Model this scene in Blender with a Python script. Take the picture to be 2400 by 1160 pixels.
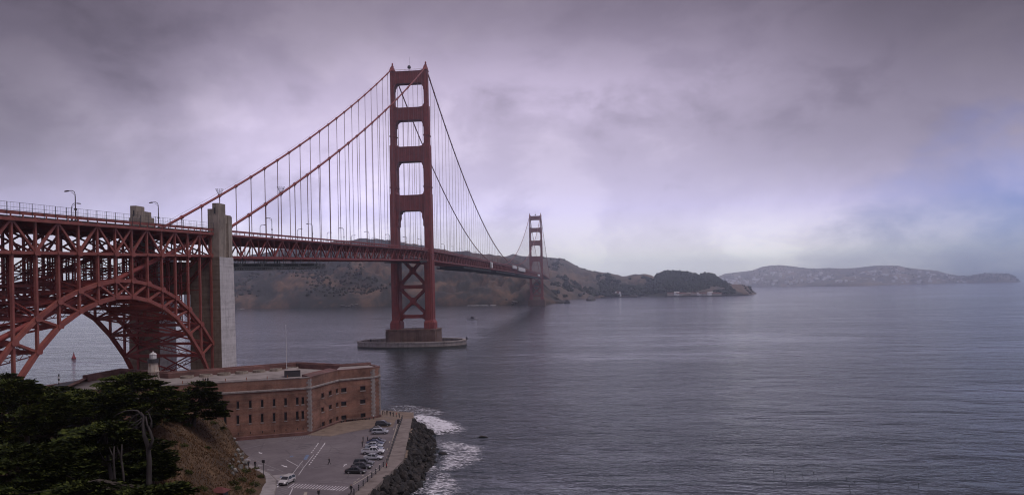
import bpy, bmesh, math, random
import numpy as np
from mathutils import Vector, Matrix, noise as mnoise

random.seed(7)
RNG = np.random.default_rng(7)
for o in list(bpy.data.objects):
    bpy.data.objects.remove(o)
SC = bpy.context.scene
COL = SC.collection

# ------------------------------------------------------------------ camera
CAM = np.array([146.06, -601.94, 45.39])
YAW, ROLL, FPX, SHY = 0.1096, -0.0192, 1792.75, 93.38
FW = np.array([-math.sin(YAW), math.cos(YAW), 0.0])
_r = np.array([math.cos(YAW), math.sin(YAW), 0.0]); _u = np.array([0, 0, 1.0])
RT = _r * math.cos(ROLL) + _u * math.sin(ROLL)
UP = _u * math.cos(ROLL) - _r * math.sin(ROLL)
cd = bpy.data.cameras.new('camera'); cam = bpy.data.objects.new('camera', cd); COL.objects.link(cam)
cd.sensor_fit = 'HORIZONTAL'; cd.sensor_width = 36; cd.lens = 36 * FPX / 2400
cd.shift_y = SHY / 2400; cd.clip_start = 0.5; cd.clip_end = 60000
m = Matrix.Identity(4)
for i in range(3):
    m[i][0] = RT[i]; m[i][1] = UP[i]; m[i][2] = -FW[i]; m[i][3] = CAM[i]
cam.matrix_world = m
SC.camera = cam

# ------------------------------------------------------------------ sky and sun
SUN_DIR = Vector((0.50, -0.18, 0.95)).normalized()
w = bpy.data.worlds.new('World'); SC.world = w; w.use_nodes = True
nt = w.node_tree; N = nt.nodes; L = nt.links; N.clear()
def nd(tree, typ, **kw):
    n = tree.nodes.new(typ)
    for k, v in kw.items():
        if k == 'inp':
            for a, b in v.items(): n.inputs[a].default_value = b
        else: setattr(n, k, v)
    return n
def mth(tree, op, a, b=None, c=None, clamp=False):
    n = tree.nodes.new('ShaderNodeMath'); n.operation = op; n.use_clamp = clamp
    for i, v in enumerate((a, b, c)):
        if v is None: continue
        if isinstance(v, (int, float)): n.inputs[i].default_value = v
        else: tree.links.new(v, n.inputs[i])
    return n.outputs[0]
def ramp(tree, fac, stops, interp='LINEAR'):
    n = tree.nodes.new('ShaderNodeValToRGB'); n.color_ramp.interpolation = interp
    e = n.color_ramp.elements
    while len(e) < len(stops): e.new(0.5)
    for i, (p, c) in enumerate(stops):
        e[i].position = p; e[i].color = (*c, 1) if len(c) == 3 else c
    tree.links.new(fac, n.inputs[0]); return n.outputs[0]
def mixc(tree, fac, a, b, mode='MIX'):
    n = tree.nodes.new('ShaderNodeMix'); n.data_type = 'RGBA'; n.blend_type = mode
    for s, v in ((0, fac), (6, a), (7, b)):
        if isinstance(v, (int, float)): n.inputs[s].default_value = v
        elif isinstance(v, (tuple, list)): n.inputs[s].default_value = (*v, 1) if len(v) == 3 else v
        else: tree.links.new(v, n.inputs[s])
    return n.outputs[2]
out = nd(nt, 'ShaderNodeOutputWorld'); bg = nd(nt, 'ShaderNodeBackground')
sky = nd(nt, 'ShaderNodeTexSky'); sky.sky_type = 'NISHITA'; sky.sun_disc = False
sky.sun_elevation = math.asin(SUN_DIR.z); sky.sun_rotation = math.atan2(SUN_DIR.x, SUN_DIR.y)
tc = nd(nt, 'ShaderNodeTexCoord')
sep = nd(nt, 'ShaderNodeSeparateXYZ'); L.new(tc.outputs['Generated'], sep.inputs[0])
elev = mth(nt, 'MAXIMUM', sep.outputs[2], 0.0)
# mottled stratus: noise in direction space, a little flattened, warped at its edges
SKYOFF = (4.3, 1.1, 2.0)
mp0 = nd(nt, 'ShaderNodeMapping', inp={'Location': SKYOFF, 'Scale': (1.0, 1.0, 1.5)}); L.new(tc.outputs['Generated'], mp0.inputs[0])
n1 = nd(nt, 'ShaderNodeTexNoise', inp={'Scale': 3.6, 'Detail': 7.0, 'Roughness': 0.55, 'Distortion': 0.25}); L.new(mp0.outputs[0], n1.inputs[0])
mp = nd(nt, 'ShaderNodeMapping', inp={'Location': (3.1, 1.7, 0.4), 'Scale': (1, 1, 1.25)}); L.new(mp0.outputs[0], mp.inputs[0])
n2 = nd(nt, 'ShaderNodeTexNoise', inp={'Scale': 9.0, 'Detail': 7.0, 'Roughness': 0.6, 'Distortion': 0.25}); L.new(mp.outputs[0], n2.inputs[0])
nz = mth(nt, 'ADD', mth(nt, 'MULTIPLY', n1.outputs[0], 0.58), mth(nt, 'MULTIPLY', n2.outputs[0], 0.42))
deckc = ramp(nt, elev, [(0.0, (1.25, 1.28, 2.10)), (0.05, (0.94, 0.90, 1.36)), (0.12, (0.665, 0.60, 0.81)), (0.20, (0.53, 0.465, 0.625)), (0.27, (0.40, 0.345, 0.47)), (0.35, (0.20, 0.168, 0.228)), (0.6, (0.32, 0.275, 0.37)), (1.0, (0.36, 0.31, 0.42))], 'B_SPLINE')
shade = ramp(nt, nz, [(0.38, (0.77, 0.765, 0.785)), (0.5, (0.97, 0.965, 0.975)), (0.62, (1.15, 1.15, 1.125))], 'EASE')
clouds = mixc(nt, 1.0, deckc, shade, 'MULTIPLY')
az = mth(nt, 'ADD', mth(nt, 'ARCTAN2', sep.outputs[0], sep.outputs[1]), mth(nt, 'MULTIPLY', mth(nt, 'SUBTRACT', n1.outputs[0], 0.5), 0.35))
el = mth(nt, 'ADD', mth(nt, 'ARCSINE', sep.outputs[2]), mth(nt, 'MULTIPLY', mth(nt, 'SUBTRACT', n2.outputs[0], 0.5), 0.16))
lift = None
# thinner (brighter) and thicker (darker) places in the cloud: azimuth, elevation, half widths, amount
for a0, e0, sa, se, am in [(-0.34, 0.165, 0.14, 0.085, 0.46), (0.155, 0.105, 0.06, 0.02, -0.05), (0.24, 0.075, 0.14, 0.026, 0.14), (-0.68, 0.32, 0.22, 0.11, -0.50), (-0.66, 0.17, 0.17, 0.09, -0.48), (-0.15, 0.07, 0.14, 0.03, -0.10), (0.28, 0.17, 0.16, 0.05, -0.15), (0.50, 0.30, 0.30, 0.17, -0.60), (-0.10, 0.27, 0.22, 0.055, 0.42), (1.6, 0.15, 0.3, 0.07, 0.3), (2.8, 0.2, 0.4, 0.1, -0.2), (-1.7, 0.15, 0.3, 0.08, 0.3)]:
    dx = mth(nt, 'DIVIDE', mth(nt, 'SUBTRACT', az, a0), sa); dy = mth(nt, 'DIVIDE', mth(nt, 'SUBTRACT', el, e0), se)
    g = mth(nt, 'MULTIPLY', mth(nt, 'EXPONENT', mth(nt, 'MULTIPLY', mth(nt, 'ADD', mth(nt, 'MULTIPLY', dx, dx), mth(nt, 'MULTIPLY', dy, dy)), -1.0)), am)
    lift = g if lift is None else mth(nt, 'ADD', lift, g)
lift = mth(nt, 'ADD', lift, 1.0)
cmb = nd(nt, 'ShaderNodeCombineXYZ')
for i in range(3): L.new(lift, cmb.inputs[i])
clouds = mixc(nt, 1.0, clouds, cmb.outputs[0], 'MULTIPLY')
# clearing in the stratus to the north-east, low over the bay
gap = mth(nt, 'MULTIPLY', mth(nt, 'SUBTRACT', az, 0.14), 2.6)
gap = mth(nt, 'MINIMUM', gap, 0.80)
gap = mth(nt, 'SUBTRACT', gap, mth(nt, 'MULTIPLY', elev, 4.0))
gap = mth(nt, 'ADD', gap, mth(nt, 'MULTIPLY', mth(nt, 'SUBTRACT', 0.47, nz), 2.2), clamp=True)
skyc = mixc(nt, 1.0, sky.outputs[0], (0.030, 0.050, 0.122), 'MULTIPLY')
fin = mixc(nt, gap, clouds, skyc)
L.new(fin, bg.inputs[0]); bg.inputs[1].default_value = 1.0
L.new(bg.outputs[0], out.inputs[0])

sd = bpy.data.lights.new('sun', 'SUN'); sun = bpy.data.objects.new('sun', sd); COL.objects.link(sun)
sd.energy = 1.35; sd.angle = math.radians(28); sd.color = (1.0, 0.93, 0.90)
sun.rotation_euler = SUN_DIR.to_track_quat('Z', 'Y').to_euler()
sun.location = (300, -900, 600)

vs = SC.view_settings
vs.view_transform = 'Standard'; vs.look = 'None'; vs.exposure = 0.0; vs.gamma = 1.0; vs.use_curve_mapping = False
cy_ = SC.cycles
cy_.use_denoising = True
try: cy_.denoiser = 'OPENIMAGEDENOISE'
except Exception: pass
cy_.max_bounces = 6; cy_.diffuse_bounces = 3; cy_.glossy_bounces = 3; cy_.transparent_max_bounces = 12; cy_.volume_bounces = 3
cy_.caustics_reflective = False; cy_.caustics_refractive = False
cy_.sample_clamp_indirect = 4.0
cy_.filter_width = 1.1

# ------------------------------------------------------------------ geometry helpers
def ray(px, py): return FW + RT * (px - 1200) / FPX + UP * (580 + SHY - py) / FPX
def gp(px, py, z=4.5):
    d = ray(px, py); return CAM + d * (z - CAM[2]) / d[2]
def atd(px, py, dep): return CAM + ray(px, py) * dep
def horizon(px): return 580 + SHY + math.tan(ROLL) * (px - 1200)
V = lambda *a: np.array(a, float)

ORIG = {}
class MB:
    def __init__(s): s.v = []; s.f = []; s.mi = []; s.m = 0
    def add(s, vs_, fs):
        b = len(s.v); s.v.extend([tuple(map(float, p)) for p in vs_])
        for f in fs: s.f.append(tuple(i + b for i in f)); s.mi.append(s.m)
        return s
    def hexa(s, lo, hi):   # two quads (4 pts each) bottom, top
        return s.add(list(lo) + list(hi), [(3, 2, 1, 0), (4, 5, 6, 7), (0, 1, 5, 4), (1, 2, 6, 5), (2, 3, 7, 6), (3, 0, 4, 7)])
    def box(s, x0, x1, y0, y1, z0, z1):
        return s.hexa([(x0, y0, z0), (x1, y0, z0), (x1, y1, z0), (x0, y1, z0)], [(x0, y0, z1), (x1, y0, z1), (x1, y1, z1), (x0, y1, z1)])
    def beam(s, p, q, wd, ht=None, side=(1, 0, 0)):
        # rectangular bar from p to q; wd along `side` direction, ht across
        ht = ht or wd; p = np.array(p, float); q = np.array(q, float)
        d = q - p; d = d / (np.linalg.norm(d) + 1e-9)
        a = np.array(side, float); a = a - d * (a @ d)
        if np.linalg.norm(a) < 1e-4: a = np.array((0, 1.0, 0)) - d * d[1]
        a /= np.linalg.norm(a); b = np.cross(d, a)
        a = a * wd / 2; b = b * ht / 2
        return s.hexa([p - a - b, p + a - b, p + a + b, p - a + b], [q - a - b, q + a - b, q + a + b, q - a + b])
    def tube(s, pts, r, n=8, cap=True):
        pts = [np.array(p, float) for p in pts]; rr = r if hasattr(r, '__len__') else [r] * len(pts)
        ring = []; a = None
        for i, p in enumerate(pts):
            d = pts[min(i + 1, len(pts) - 1)] - pts[max(i - 1, 0)]; d /= np.linalg.norm(d) + 1e-9
            if a is None:
                a = np.cross(d, (0, 0, 1.0))
                if np.linalg.norm(a) < 1e-3: a = np.array((1.0, 0, 0))
            a = a - d * (a @ d); a /= np.linalg.norm(a); b = np.cross(d, a)
            ring.append([p + rr[i] * (a * math.cos(t) + b * math.sin(t)) for t in [2 * math.pi * k / n for k in range(n)]])
        vs_ = [q for rg in ring for q in rg]; fs = []
        for i in range(len(pts) - 1):
            for k in range(n):
                fs.append((i * n + k, i * n + (k + 1) % n, (i + 1) * n + (k + 1) % n, (i + 1) * n + k))
        if cap: fs += [tuple(range(n))[::-1], tuple(range((len(pts) - 1) * n, len(pts) * n))]
        return s.add(vs_, fs)
    def lathe(s, c, prof, n=12):
        c = np.array(c, float); vs_ = []; fs = []
        for r, z in prof:
            for k in range(n):
                t = 2 * math.pi * k / n; vs_.append(c + (r * math.cos(t), r * math.sin(t), z))
        for i in range(len(prof) - 1):
            for k in range(n): fs.append((i * n + k, i * n + (k + 1) % n, (i + 1) * n + (k + 1) % n, (i + 1) * n + k))
        fs += [tuple(range(n))[::-1], tuple(range((len(prof) - 1) * n, len(prof) * n))]
        return s.add(vs_, fs)
    def prism(s, poly, z0, z1, poly2=None):   # polygon in xy (ccw), extruded in z
        n = len(poly); p2 = poly2 or poly
        vs_ = [(x, y, z0) for x, y in poly] + [(x, y, z1) for x, y in p2]
        return s.add(vs_, [tuple(range(n))[::-1], tuple(range(n, 2 * n))] + [(i, (i + 1) % n, n + (i + 1) % n, n + i) for i in range(n)])
    def slab(s, poly, y0, y1):   # polygon in xz extruded in y
        n = len(poly)
        vs_ = [(x, y0, z) for x, z in poly] + [(x, y1, z) for x, z in poly]
        return s.add(vs_, [tuple(range(n)), tuple(range(n, 2 * n))[::-1]] + [(i, n + i, n + (i + 1) % n, (i + 1) % n) for i in range(n)])
    def mesh(s, name, mats, off=(0, 0, 0), smooth=False):
        me = bpy.data.meshes.new(name)
        vv = (np.array(s.v) - np.array(off)).tolist()
        me.from_pydata(vv, [], s.f)
        for mm in (mats if isinstance(mats, (list, tuple)) else [mats]): me.materials.append(mm)
        if len(set(s.mi)) > 1 or s.mi and s.mi[0]: me.polygons.foreach_set('material_index', s.mi)
        if smooth: me.polygons.foreach_set('use_smooth', [True] * len(s.f))
        me.update(); return me
    def build(s, name, mats, parent=None, smooth=False, fix=True):
        off = ORIG.get(parent.name, (0, 0, 0)) if parent else (0, 0, 0)
        me = s.mesh(name, mats, off, smooth)
        if fix:
            bm = bmesh.new(); bm.from_mesh(me); bmesh.ops.recalc_face_normals(bm, faces=bm.faces); bm.to_mesh(me); bm.free()
        return link(name, me, parent)
def link(name, me, parent=None, loc=None):
    o = bpy.data.objects.new(name, me); COL.objects.link(o)
    if parent: o.parent = parent; ORIG[o.name] = ORIG.get(parent.name, (0, 0, 0))
    if loc is not None: o.location = loc
    return o
def tag(o, label=None, cat=None, group=None, kind=None):
    if label: o['label'] = label
    if cat: o['category'] = cat
    if group: o['group'] = group
    if kind: o['kind'] = kind
    return o
def thing(name, loc, label, cat, group=None):
    o = bpy.data.objects.new(name, None); COL.objects.link(o); o.location = loc; o.empty_display_size = 1
    ORIG[o.name] = tuple(loc); return tag(o, label, cat, group)
def copy_tree(o, parent=None):
    c = o.copy(); COL.objects.link(c); c.parent = parent
    for ch in list(o.children): copy_tree(ch, c)
    return c
def beam_mesh(name, vec, wd, ht, mat, side=(1, 0, 0)):
    return MB().beam((0, 0, 0), vec, wd, ht, side).mesh(name, mat)

# ------------------------------------------------------------------ materials
def mat_base(name):
    mt = bpy.data.materials.new(name); mt.use_nodes = True
    t = mt.node_tree; b = t.nodes['Principled BSDF']; return mt, t, b
def gcoord(t, scale=(1, 1, 1), obj=False):
    if obj:
        s = t.nodes.new('ShaderNodeTexCoord').outputs['Object']
    else:
        s = t.nodes.new('ShaderNodeNewGeometry').outputs['Position']
    mp = t.nodes.new('ShaderNodeMapping'); mp.inputs['Scale'].default_value = scale
    t.links.new(s, mp.inputs[0]); return mp.outputs[0]
def noise_tex(t, vec, scale, detail=4, rough=0.55, dist=0.0):
    n = t.nodes.new('ShaderNodeTexNoise'); n.inputs['Scale'].default_value = scale
    n.inputs['Detail'].default_value = detail; n.inputs['Roughness'].default_value = rough; n.inputs['Distortion'].default_value = dist
    t.links.new(vec, n.inputs[0]); return n.outputs[0]
def bump(t, b, h, strength=0.4, dist=0.1):
    n = t.nodes.new('ShaderNodeBump'); n.inputs['Strength'].default_value = strength; n.inputs['Distance'].default_value = dist
    t.links.new(h, n.inputs['Height']); t.links.new(n.outputs[0], b.inputs['Normal'])
def mat_noise(name, cols, scale=1.0, stretch=(1, 1, 1), rough=0.7, detail=5, bmp=0.0, bdist=0.05, metal=0, obj=False, streak=None, lo=0.3, hi=0.7):
    mt, t, b = mat_base(name)
    vec = gcoord(t, stretch, obj)
    f = noise_tex(t, vec, scale, detail, 0.6, 0.3)
    n = len(cols)
    c = ramp(t, f, [(lo + (hi - lo) * i / max(1, n - 1), cols[i]) for i in range(n)])
    if streak:   # (colour, amount, scale) vertical run-off stains
        sv = gcoord(t, (1, 1, 0.06), obj)
        sf = ramp(t, noise_tex(t, sv, streak[2], 4, 0.6), [(0.48, (0, 0, 0)), (0.72, (1, 1, 1))])
        c = mixc(t, mth(t, 'MULTIPLY', sf, streak[1]), c, streak[0])
    t.links.new(c, b.inputs['Base Color'])
    b.inputs['Roughness'].default_value = rough; b.inputs['Metallic'].default_value = metal
    if bmp: bump(t, b, f, bmp, bdist)
    return mt
def mat_flat(name, col, rough=0.5, metal=0.0, var=0.12):
    return mat_noise(name, [tuple(c * (1 - var) for c in col), tuple(min(1, c * (1 + var)) for c in col)], 2.5, rough=rough, metal=metal, obj=True)

M = {}
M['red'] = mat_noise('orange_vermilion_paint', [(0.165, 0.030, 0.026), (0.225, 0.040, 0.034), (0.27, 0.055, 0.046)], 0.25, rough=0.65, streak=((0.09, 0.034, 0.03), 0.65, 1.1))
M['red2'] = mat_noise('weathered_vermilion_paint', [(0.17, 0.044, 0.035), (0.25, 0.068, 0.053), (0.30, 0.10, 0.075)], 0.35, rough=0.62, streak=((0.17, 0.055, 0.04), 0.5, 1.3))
M['cable'] = mat_noise('cable_paint', [(0.20, 0.04, 0.034), (0.26, 0.055, 0.045)], 0.5, rough=0.55)
M['rope'] = mat_noise('suspender_paint', [(0.16, 0.075, 0.075), (0.20, 0.09, 0.09)], 0.4, rough=0.6)
M['asph_deck'] = mat_noise('deck_asphalt', [(0.05, 0.05, 0.052), (0.08, 0.078, 0.08)], 0.5, rough=0.9)
M['conc_tan'] = mat_noise('weathered_concrete', [(0.185, 0.15, 0.12), (0.29, 0.24, 0.195), (0.36, 0.305, 0.25)], 0.22, rough=0.9, streak=((0.085, 0.068, 0.05), 0.75, 0.75), bmp=0.3)
def mat_boardmarked(name, c0, c1, c2):
    mt, t, b = mat_base(name)
    g = gcoord(t)
    f = noise_tex(t, g, 0.5, 6, 0.65); bands = noise_tex(t, gcoord(t, (0.03, 0.03, 1.0)), 1.6, 3, 0.6)
    c = ramp(t, mth(t, 'ADD', mth(t, 'MULTIPLY', f, 0.6), mth(t, 'MULTIPLY', bands, 0.4)), [(0.36, c0), (0.5, c1), (0.64, c2)])
    sf = ramp(t, noise_tex(t, gcoord(t, (1, 1, 0.05)), 1.0, 4, 0.6), [(0.5, (0, 0, 0)), (0.75, (1, 1, 1))])
    c = mixc(t, mth(t, 'MULTIPLY', sf, 0.5), c, tuple(x * 0.5 for x in c0))
    t.links.new(c, b.inputs['Base Color']); b.inputs['Roughness'].default_value = 0.9
    bump(t, b, bands, 0.4, 0.08); return mt
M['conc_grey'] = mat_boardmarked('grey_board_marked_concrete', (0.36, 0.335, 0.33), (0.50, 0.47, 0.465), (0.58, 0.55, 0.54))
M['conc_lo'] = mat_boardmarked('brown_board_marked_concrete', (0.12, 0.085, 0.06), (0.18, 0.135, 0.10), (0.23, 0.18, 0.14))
M['pier'] = mat_noise('stained_pier_concrete', [(0.10, 0.058, 0.046), (0.145, 0.085, 0.068), (0.18, 0.115, 0.092)], 0.25, rough=0.9, streak=((0.05, 0.035, 0.028), 0.85, 0.45), bmp=0.3)
M['fender'] = mat_noise('fender_concrete', [(0.20, 0.17, 0.155), (0.29, 0.25, 0.23), (0.33, 0.29, 0.27)], 0.3, rough=0.9, streak=((0.09, 0.075, 0.065), 0.7, 0.4))
M['algae'] = mat_noise('tide_stained_concrete', [(0.035, 0.032, 0.028), (0.07, 0.06, 0.05)], 0.5, rough=0.7)
M['stone'] = mat_noise('pale_granite', [(0.15, 0.125, 0.115), (0.23, 0.198, 0.183), (0.29, 0.252, 0.235)], 0.8, rough=0.85, bmp=0.3, streak=((0.18, 0.15, 0.14), 0.6, 1.2))
def mat_brick(name, c1, c2, mortar):
    mt, t, b = mat_base(name)
    g = t.nodes.new('ShaderNodeNewGeometry')
    sp = t.nodes.new('ShaderNodeSeparateXYZ'); t.links.new(g.outputs['Position'], sp.inputs[0])
    uu = mth(t, 'ADD', mth(t, 'MULTIPLY', sp.outputs[0], 0.82), mth(t, 'MULTIPLY', sp.outputs[1], 0.57))
    cb = t.nodes.new('ShaderNodeCombineXYZ'); t.links.new(uu, cb.inputs[0]); t.links.new(sp.outputs[2], cb.inputs[1])
    br = t.nodes.new('ShaderNodeTexBrick'); t.links.new(cb.outputs[0], br.inputs[0])
    for k, v in {'Scale': 1.0, 'Mortar Size': 0.012, 'Brick Width': 0.44, 'Row Height': 0.16, 'Bias': 0.0}.items(): br.inputs[k].default_value = v
    br.inputs['Color1'].default_value = (*c1, 1); br.inputs['Color2'].default_value = (*c2, 1); br.inputs['Mortar'].default_value = (*mortar, 1)
    big = noise_tex(t, gcoord(t, (1, 1, 1.6)), 0.16, 6, 0.62, 0.4)
    tone = ramp(t, big, [(0.34, (0.50, 0.48, 0.48)), (0.50, (1.0, 1.0, 1.0)), (0.66, (1.42, 1.45, 1.45))])
    c = mixc(t, 1.0, br.outputs[0], tone, 'MULTIPLY')
    sf = ramp(t, noise_tex(t, gcoord(t, (1, 1, 0.07)), 0.8, 5, 0.6), [(0.50, (0, 0, 0)), (0.74, (1, 1, 1))])
    c = mixc(t, mth(t, 'MULTIPLY', sf, 0.55), c, tuple(x * 0.45 for x in c1))
    rows = noise_tex(t, gcoord(t, (0.02, 0.02, 1)), 2.2, 2, 0.5)
    c = mixc(t, mth(t, 'MULTIPLY', ramp(t, rows, [(0.5, (0, 0, 0)), (0.62, (1, 1, 1))]), 0.22), c, mortar)
    t.links.new(c, b.inputs['Base Color']); b.inputs['Roughness'].default_value = 0.92
    bump(t, b, br.outputs['Fac'], -0.25, 0.03); return mt
M['brick'] = mat_brick('fort_brick', (0.160, 0.064, 0.040), (0.205, 0.090, 0.060), (0.215, 0.160, 0.130))
M['brick2'] = mat_brick('parapet_brick', (0.12, 0.046, 0.039), (0.15, 0.062, 0.050), (0.17, 0.12, 0.11))
M['terrace'] = mat_noise('terrace_paving', [(0.17, 0.142, 0.13), (0.27, 0.232, 0.215), (0.33, 0.288, 0.27)], 0.25, rough=0.95)
M['dark'] = mat_flat('dark_opening', (0.012, 0.011, 0.012), 0.6)
M['asph'] = None
M['paint_w'] = mat_noise('worn_white_paint', [(0.30, 0.28, 0.285), (0.62, 0.59, 0.60), (0.70, 0.67, 0.68)], 1.3, rough=0.8)
M['paint_f'] = mat_noise('faded_white_paint', [(0.15, 0.135, 0.14), (0.24, 0.22, 0.225), (0.33, 0.31, 0.315)], 1.1, rough=0.85)
M['paint_b'] = mat_noise('worn_blue_paint', [(0.09, 0.12, 0.19), (0.15, 0.21, 0.33)], 1.3, rough=0.85)
M['paint_d'] = mat_noise('dark_sealed_strip', [(0.035, 0.032, 0.035), (0.05, 0.045, 0.05)], 1.3, rough=0.8)
M['steel_dk'] = mat_flat('dark_steel', (0.035, 0.033, 0.036), 0.55)
M['lamp_dk'] = mat_flat('lamp_brown_black', (0.045, 0.022, 0.022), 0.5)
M['rust'] = mat_noise('rusty_orange_steel', [(0.20, 0.06, 0.03), (0.34, 0.13, 0.06)], 1.5, rough=0.8)
M['white'] = mat_noise('off_white_paint', [(0.46, 0.44, 0.43), (0.62, 0.60, 0.59)], 0.8, rough=0.6)
M['cream_rust'] = mat_noise('rust_streaked_cream_paint', [(0.34, 0.29, 0.24), (0.46, 0.40, 0.34)], 1.0, rough=0.7, streak=((0.42, 0.20, 0.06), 1.0, 1.3))
M['glass'] = mat_flat('dark_glass', (0.02, 0.022, 0.026), 0.08)
M['tyre'] = mat_flat('tyre_rubber', (0.018, 0.018, 0.019), 0.85)
M['rim'] = mat_flat('wheel_alloy', (0.42, 0.42, 0.44), 0.35, 0.6)
M['scaf'] = mat_noise('scaffold_netting', [(0.028, 0.032, 0.036), (0.06, 0.065, 0.07)], 0.4, rough=0.9)
M['bark'] = mat_noise('grey_bark', [(0.020, 0.016, 0.015), (0.042, 0.035, 0.033), (0.070, 0.060, 0.057)], 1.6, (1, 1, 0.15), rough=0.95, bmp=0.6)
M['barkd'] = mat_noise('dark_bark', [(0.035, 0.027, 0.022), (0.07, 0.055, 0.046)], 1.6, (1, 1, 0.2), rough=0.95, bmp=0.5)
def mat_leaf(name, cols, scale=0.5):
    mt, t, b = mat_base(name)
    f = noise_tex(t, gcoord(t), scale, 4, 0.6)
    oi = t.nodes.new('ShaderNodeNewGeometry')
    f2 = mth(t, 'ADD', mth(t, 'MULTIPLY', f, 0.7), mth(t, 'MULTIPLY', oi.outputs['Random Per Island'], 0.3))
    n = len(cols); c = ramp(t, f2, [(0.3 + 0.4 * i / (n - 1), cols[i]) for i in range(n)])
    t.links.new(c, b.inputs['Base Color']); b.inputs['Roughness'].default_value = 0.85; b.inputs['Specular IOR Level'].default_value = 0.12
    try: b.inputs['Subsurface Weight'].default_value = 0.0
    except KeyError: pass
    return mt
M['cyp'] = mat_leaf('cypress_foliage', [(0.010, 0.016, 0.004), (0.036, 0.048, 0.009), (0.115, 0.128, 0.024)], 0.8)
M['cypd'] = mat_leaf('dark_cypress_foliage', [(0.007, 0.012, 0.003), (0.022, 0.031, 0.006), (0.080, 0.092, 0.017)], 0.8)  # foliage colour darkened to carry the deep shade under the trees
M['scrub'] = mat_leaf('coastal_scrub', [(0.028, 0.038, 0.014), (0.055, 0.068, 0.02), (0.10, 0.085, 0.03)])
M['drygrass'] = mat_leaf('dry_grass', [(0.055, 0.029, 0.014), (0.105, 0.058, 0.028), (0.185, 0.105, 0.055)])
M['rock'] = mat_noise('riprap_rock', [(0.006, 0.005, 0.005), (0.014, 0.012, 0.011), (0.060, 0.048, 0.042)], 0.7, rough=0.9, bmp=0.7, bdist=0.2)
M['rock_pale'] = mat_noise('pale_serpentine_rock', [(0.06, 0.055, 0.048), (0.13, 0.12, 0.108), (0.32, 0.305, 0.28)], 0.9, rough=0.9, bmp=0.7, bdist=0.2)
# ------------------------------------------------------------------ water
def fbm(x, y, sc, oct_=4, seed=0.0):
    return mnoise.fractal(Vector((x * sc + seed, y * sc - seed * 0.7, seed)), 1.0, 2.0, oct_, noise_basis='PERLIN_ORIGINAL')
def mat_water():
    mt, t, b = mat_base('bay_water')
    b.inputs['IOR'].default_value = 1.33
    g = gcoord(t)
    wind = t.nodes.new('ShaderNodeMapping'); wind.inputs['Rotation'].default_value = (0, 0, math.radians(22)); wind.inputs['Scale'].default_value = (0.55, 1.0, 1.0)
    t.links.new(g, wind.inputs[0]); v = wind.outputs[0]
    big = noise_tex(t, v, 0.010, 3, 0.5, 0.5)
    lanes = t.nodes.new('ShaderNodeMapping'); lanes.inputs['Rotation'].default_value = (0, 0, math.radians(-14)); lanes.inputs['Scale'].default_value = (0.22, 1.0, 1.0); t.links.new(g, lanes.inputs[0])
    p1_ = noise_tex(t, v, 0.0035, 4, 0.6, 0.8); p2_ = noise_tex(t, lanes.outputs[0], 0.013, 4, 0.62, 1.2)
    patch = ramp(t, mth(t, 'ADD', mth(t, 'MULTIPLY', p1_, 0.5), mth(t, 'MULTIPLY', p2_, 0.5)), [(0.40, (0.12, 0.12, 0.12)), (0.50, (0.62, 0.62, 0.62)), (0.60, (1, 1, 1))])
    swell = noise_tex(t, v, 0.055, 2, 0.5, 0.6)
    chop = noise_tex(t, v, 0.15, 3, 0.6, 0.9)
    ridge_ = mth(t, 'SUBTRACT', 1.0, mth(t, 'ABSOLUTE', mth(t, 'MULTIPLY', mth(t, 'SUBTRACT', noise_tex(t, v, 0.24, 3, 0.6, 0.9), 0.5), 4.0)))
    rip = noise_tex(t, v, 0.95, 3, 0.6, 0.4)
    h = mth(t, 'ADD', mth(t, 'ADD', mth(t, 'MULTIPLY', chop, 0.75), mth(t, 'MULTIPLY', ridge_, 0.17)), mth(t, 'MULTIPLY', rip, 0.24))
    h = mth(t, 'MULTIPLY', h, mth(t, 'ADD', mth(t, 'MULTIPLY', patch, 0.95), 0.22))
    h = mth(t, 'ADD', mth(t, 'ADD', h, mth(t, 'MULTIPLY', big, 1.2)), mth(t, 'MULTIPLY', swell, 1.7))
    bp = t.nodes.new('ShaderNodeBump'); bp.inputs['Strength'].default_value = 1.0; bp.inputs['Distance'].default_value = 1.0
    t.links.new(h, bp.inputs['Height']); t.links.new(bp.outputs[0], b.inputs['Normal'])
    c = ramp(t, big, [(0.35, (0.012, 0.021, 0.026)), (0.65, (0.022, 0.034, 0.040))])
    t.links.new(c, b.inputs['Base Color'])
    b.inputs['Roughness'].default_value = 0.1
    return mt
M['water'] = mat_water()
wb = MB(); wb.add([(-8800, -2400, 0), (8800, -2400, 0), (8800, 8400, 0), (-8800, 8400, 0)], [(0, 1, 2, 3)])
tag(wb.build('water', M['water'], fix=False), kind='structure')

# ------------------------------------------------------------------ hills
def mat_hill(name, scrub, grass, rocky, gscale, grass_lo, grass_hi, cliff=0.0):
    mt, t, b = mat_base(name)
    g = gcoord(t, (1, 1, 1.0))
    f = noise_tex(t, g, gscale, 7, 0.62, 0.8); f2 = noise_tex(t, g, gscale * 6, 5, 0.65, 0.3)
    ff = mth(t, 'ADD', mth(t, 'MULTIPLY', f, 0.7), mth(t, 'MULTIPLY', f2, 0.3))
    c = ramp(t, ff, [(grass_lo, scrub), (grass_hi, grass)])
    f3 = noise_tex(t, gcoord(t, (1, 1, 0.35)), gscale * 3, 5, 0.65, 0.6)
    c = mixc(t, ramp(t, f3, [(0.55, (0, 0, 0)), (0.68, (0.8, 0.8, 0.8))]), c, rocky)
    t.links.new(c, b.inputs['Base Color']); b.inputs['Roughness'].default_value = 0.95
    bump(t, b, ff, 0.8, 6.0); return mt
def curve(pts, x):
    xs, ys = zip(*pts); return float(np.interp(x, xs, ys))
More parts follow.
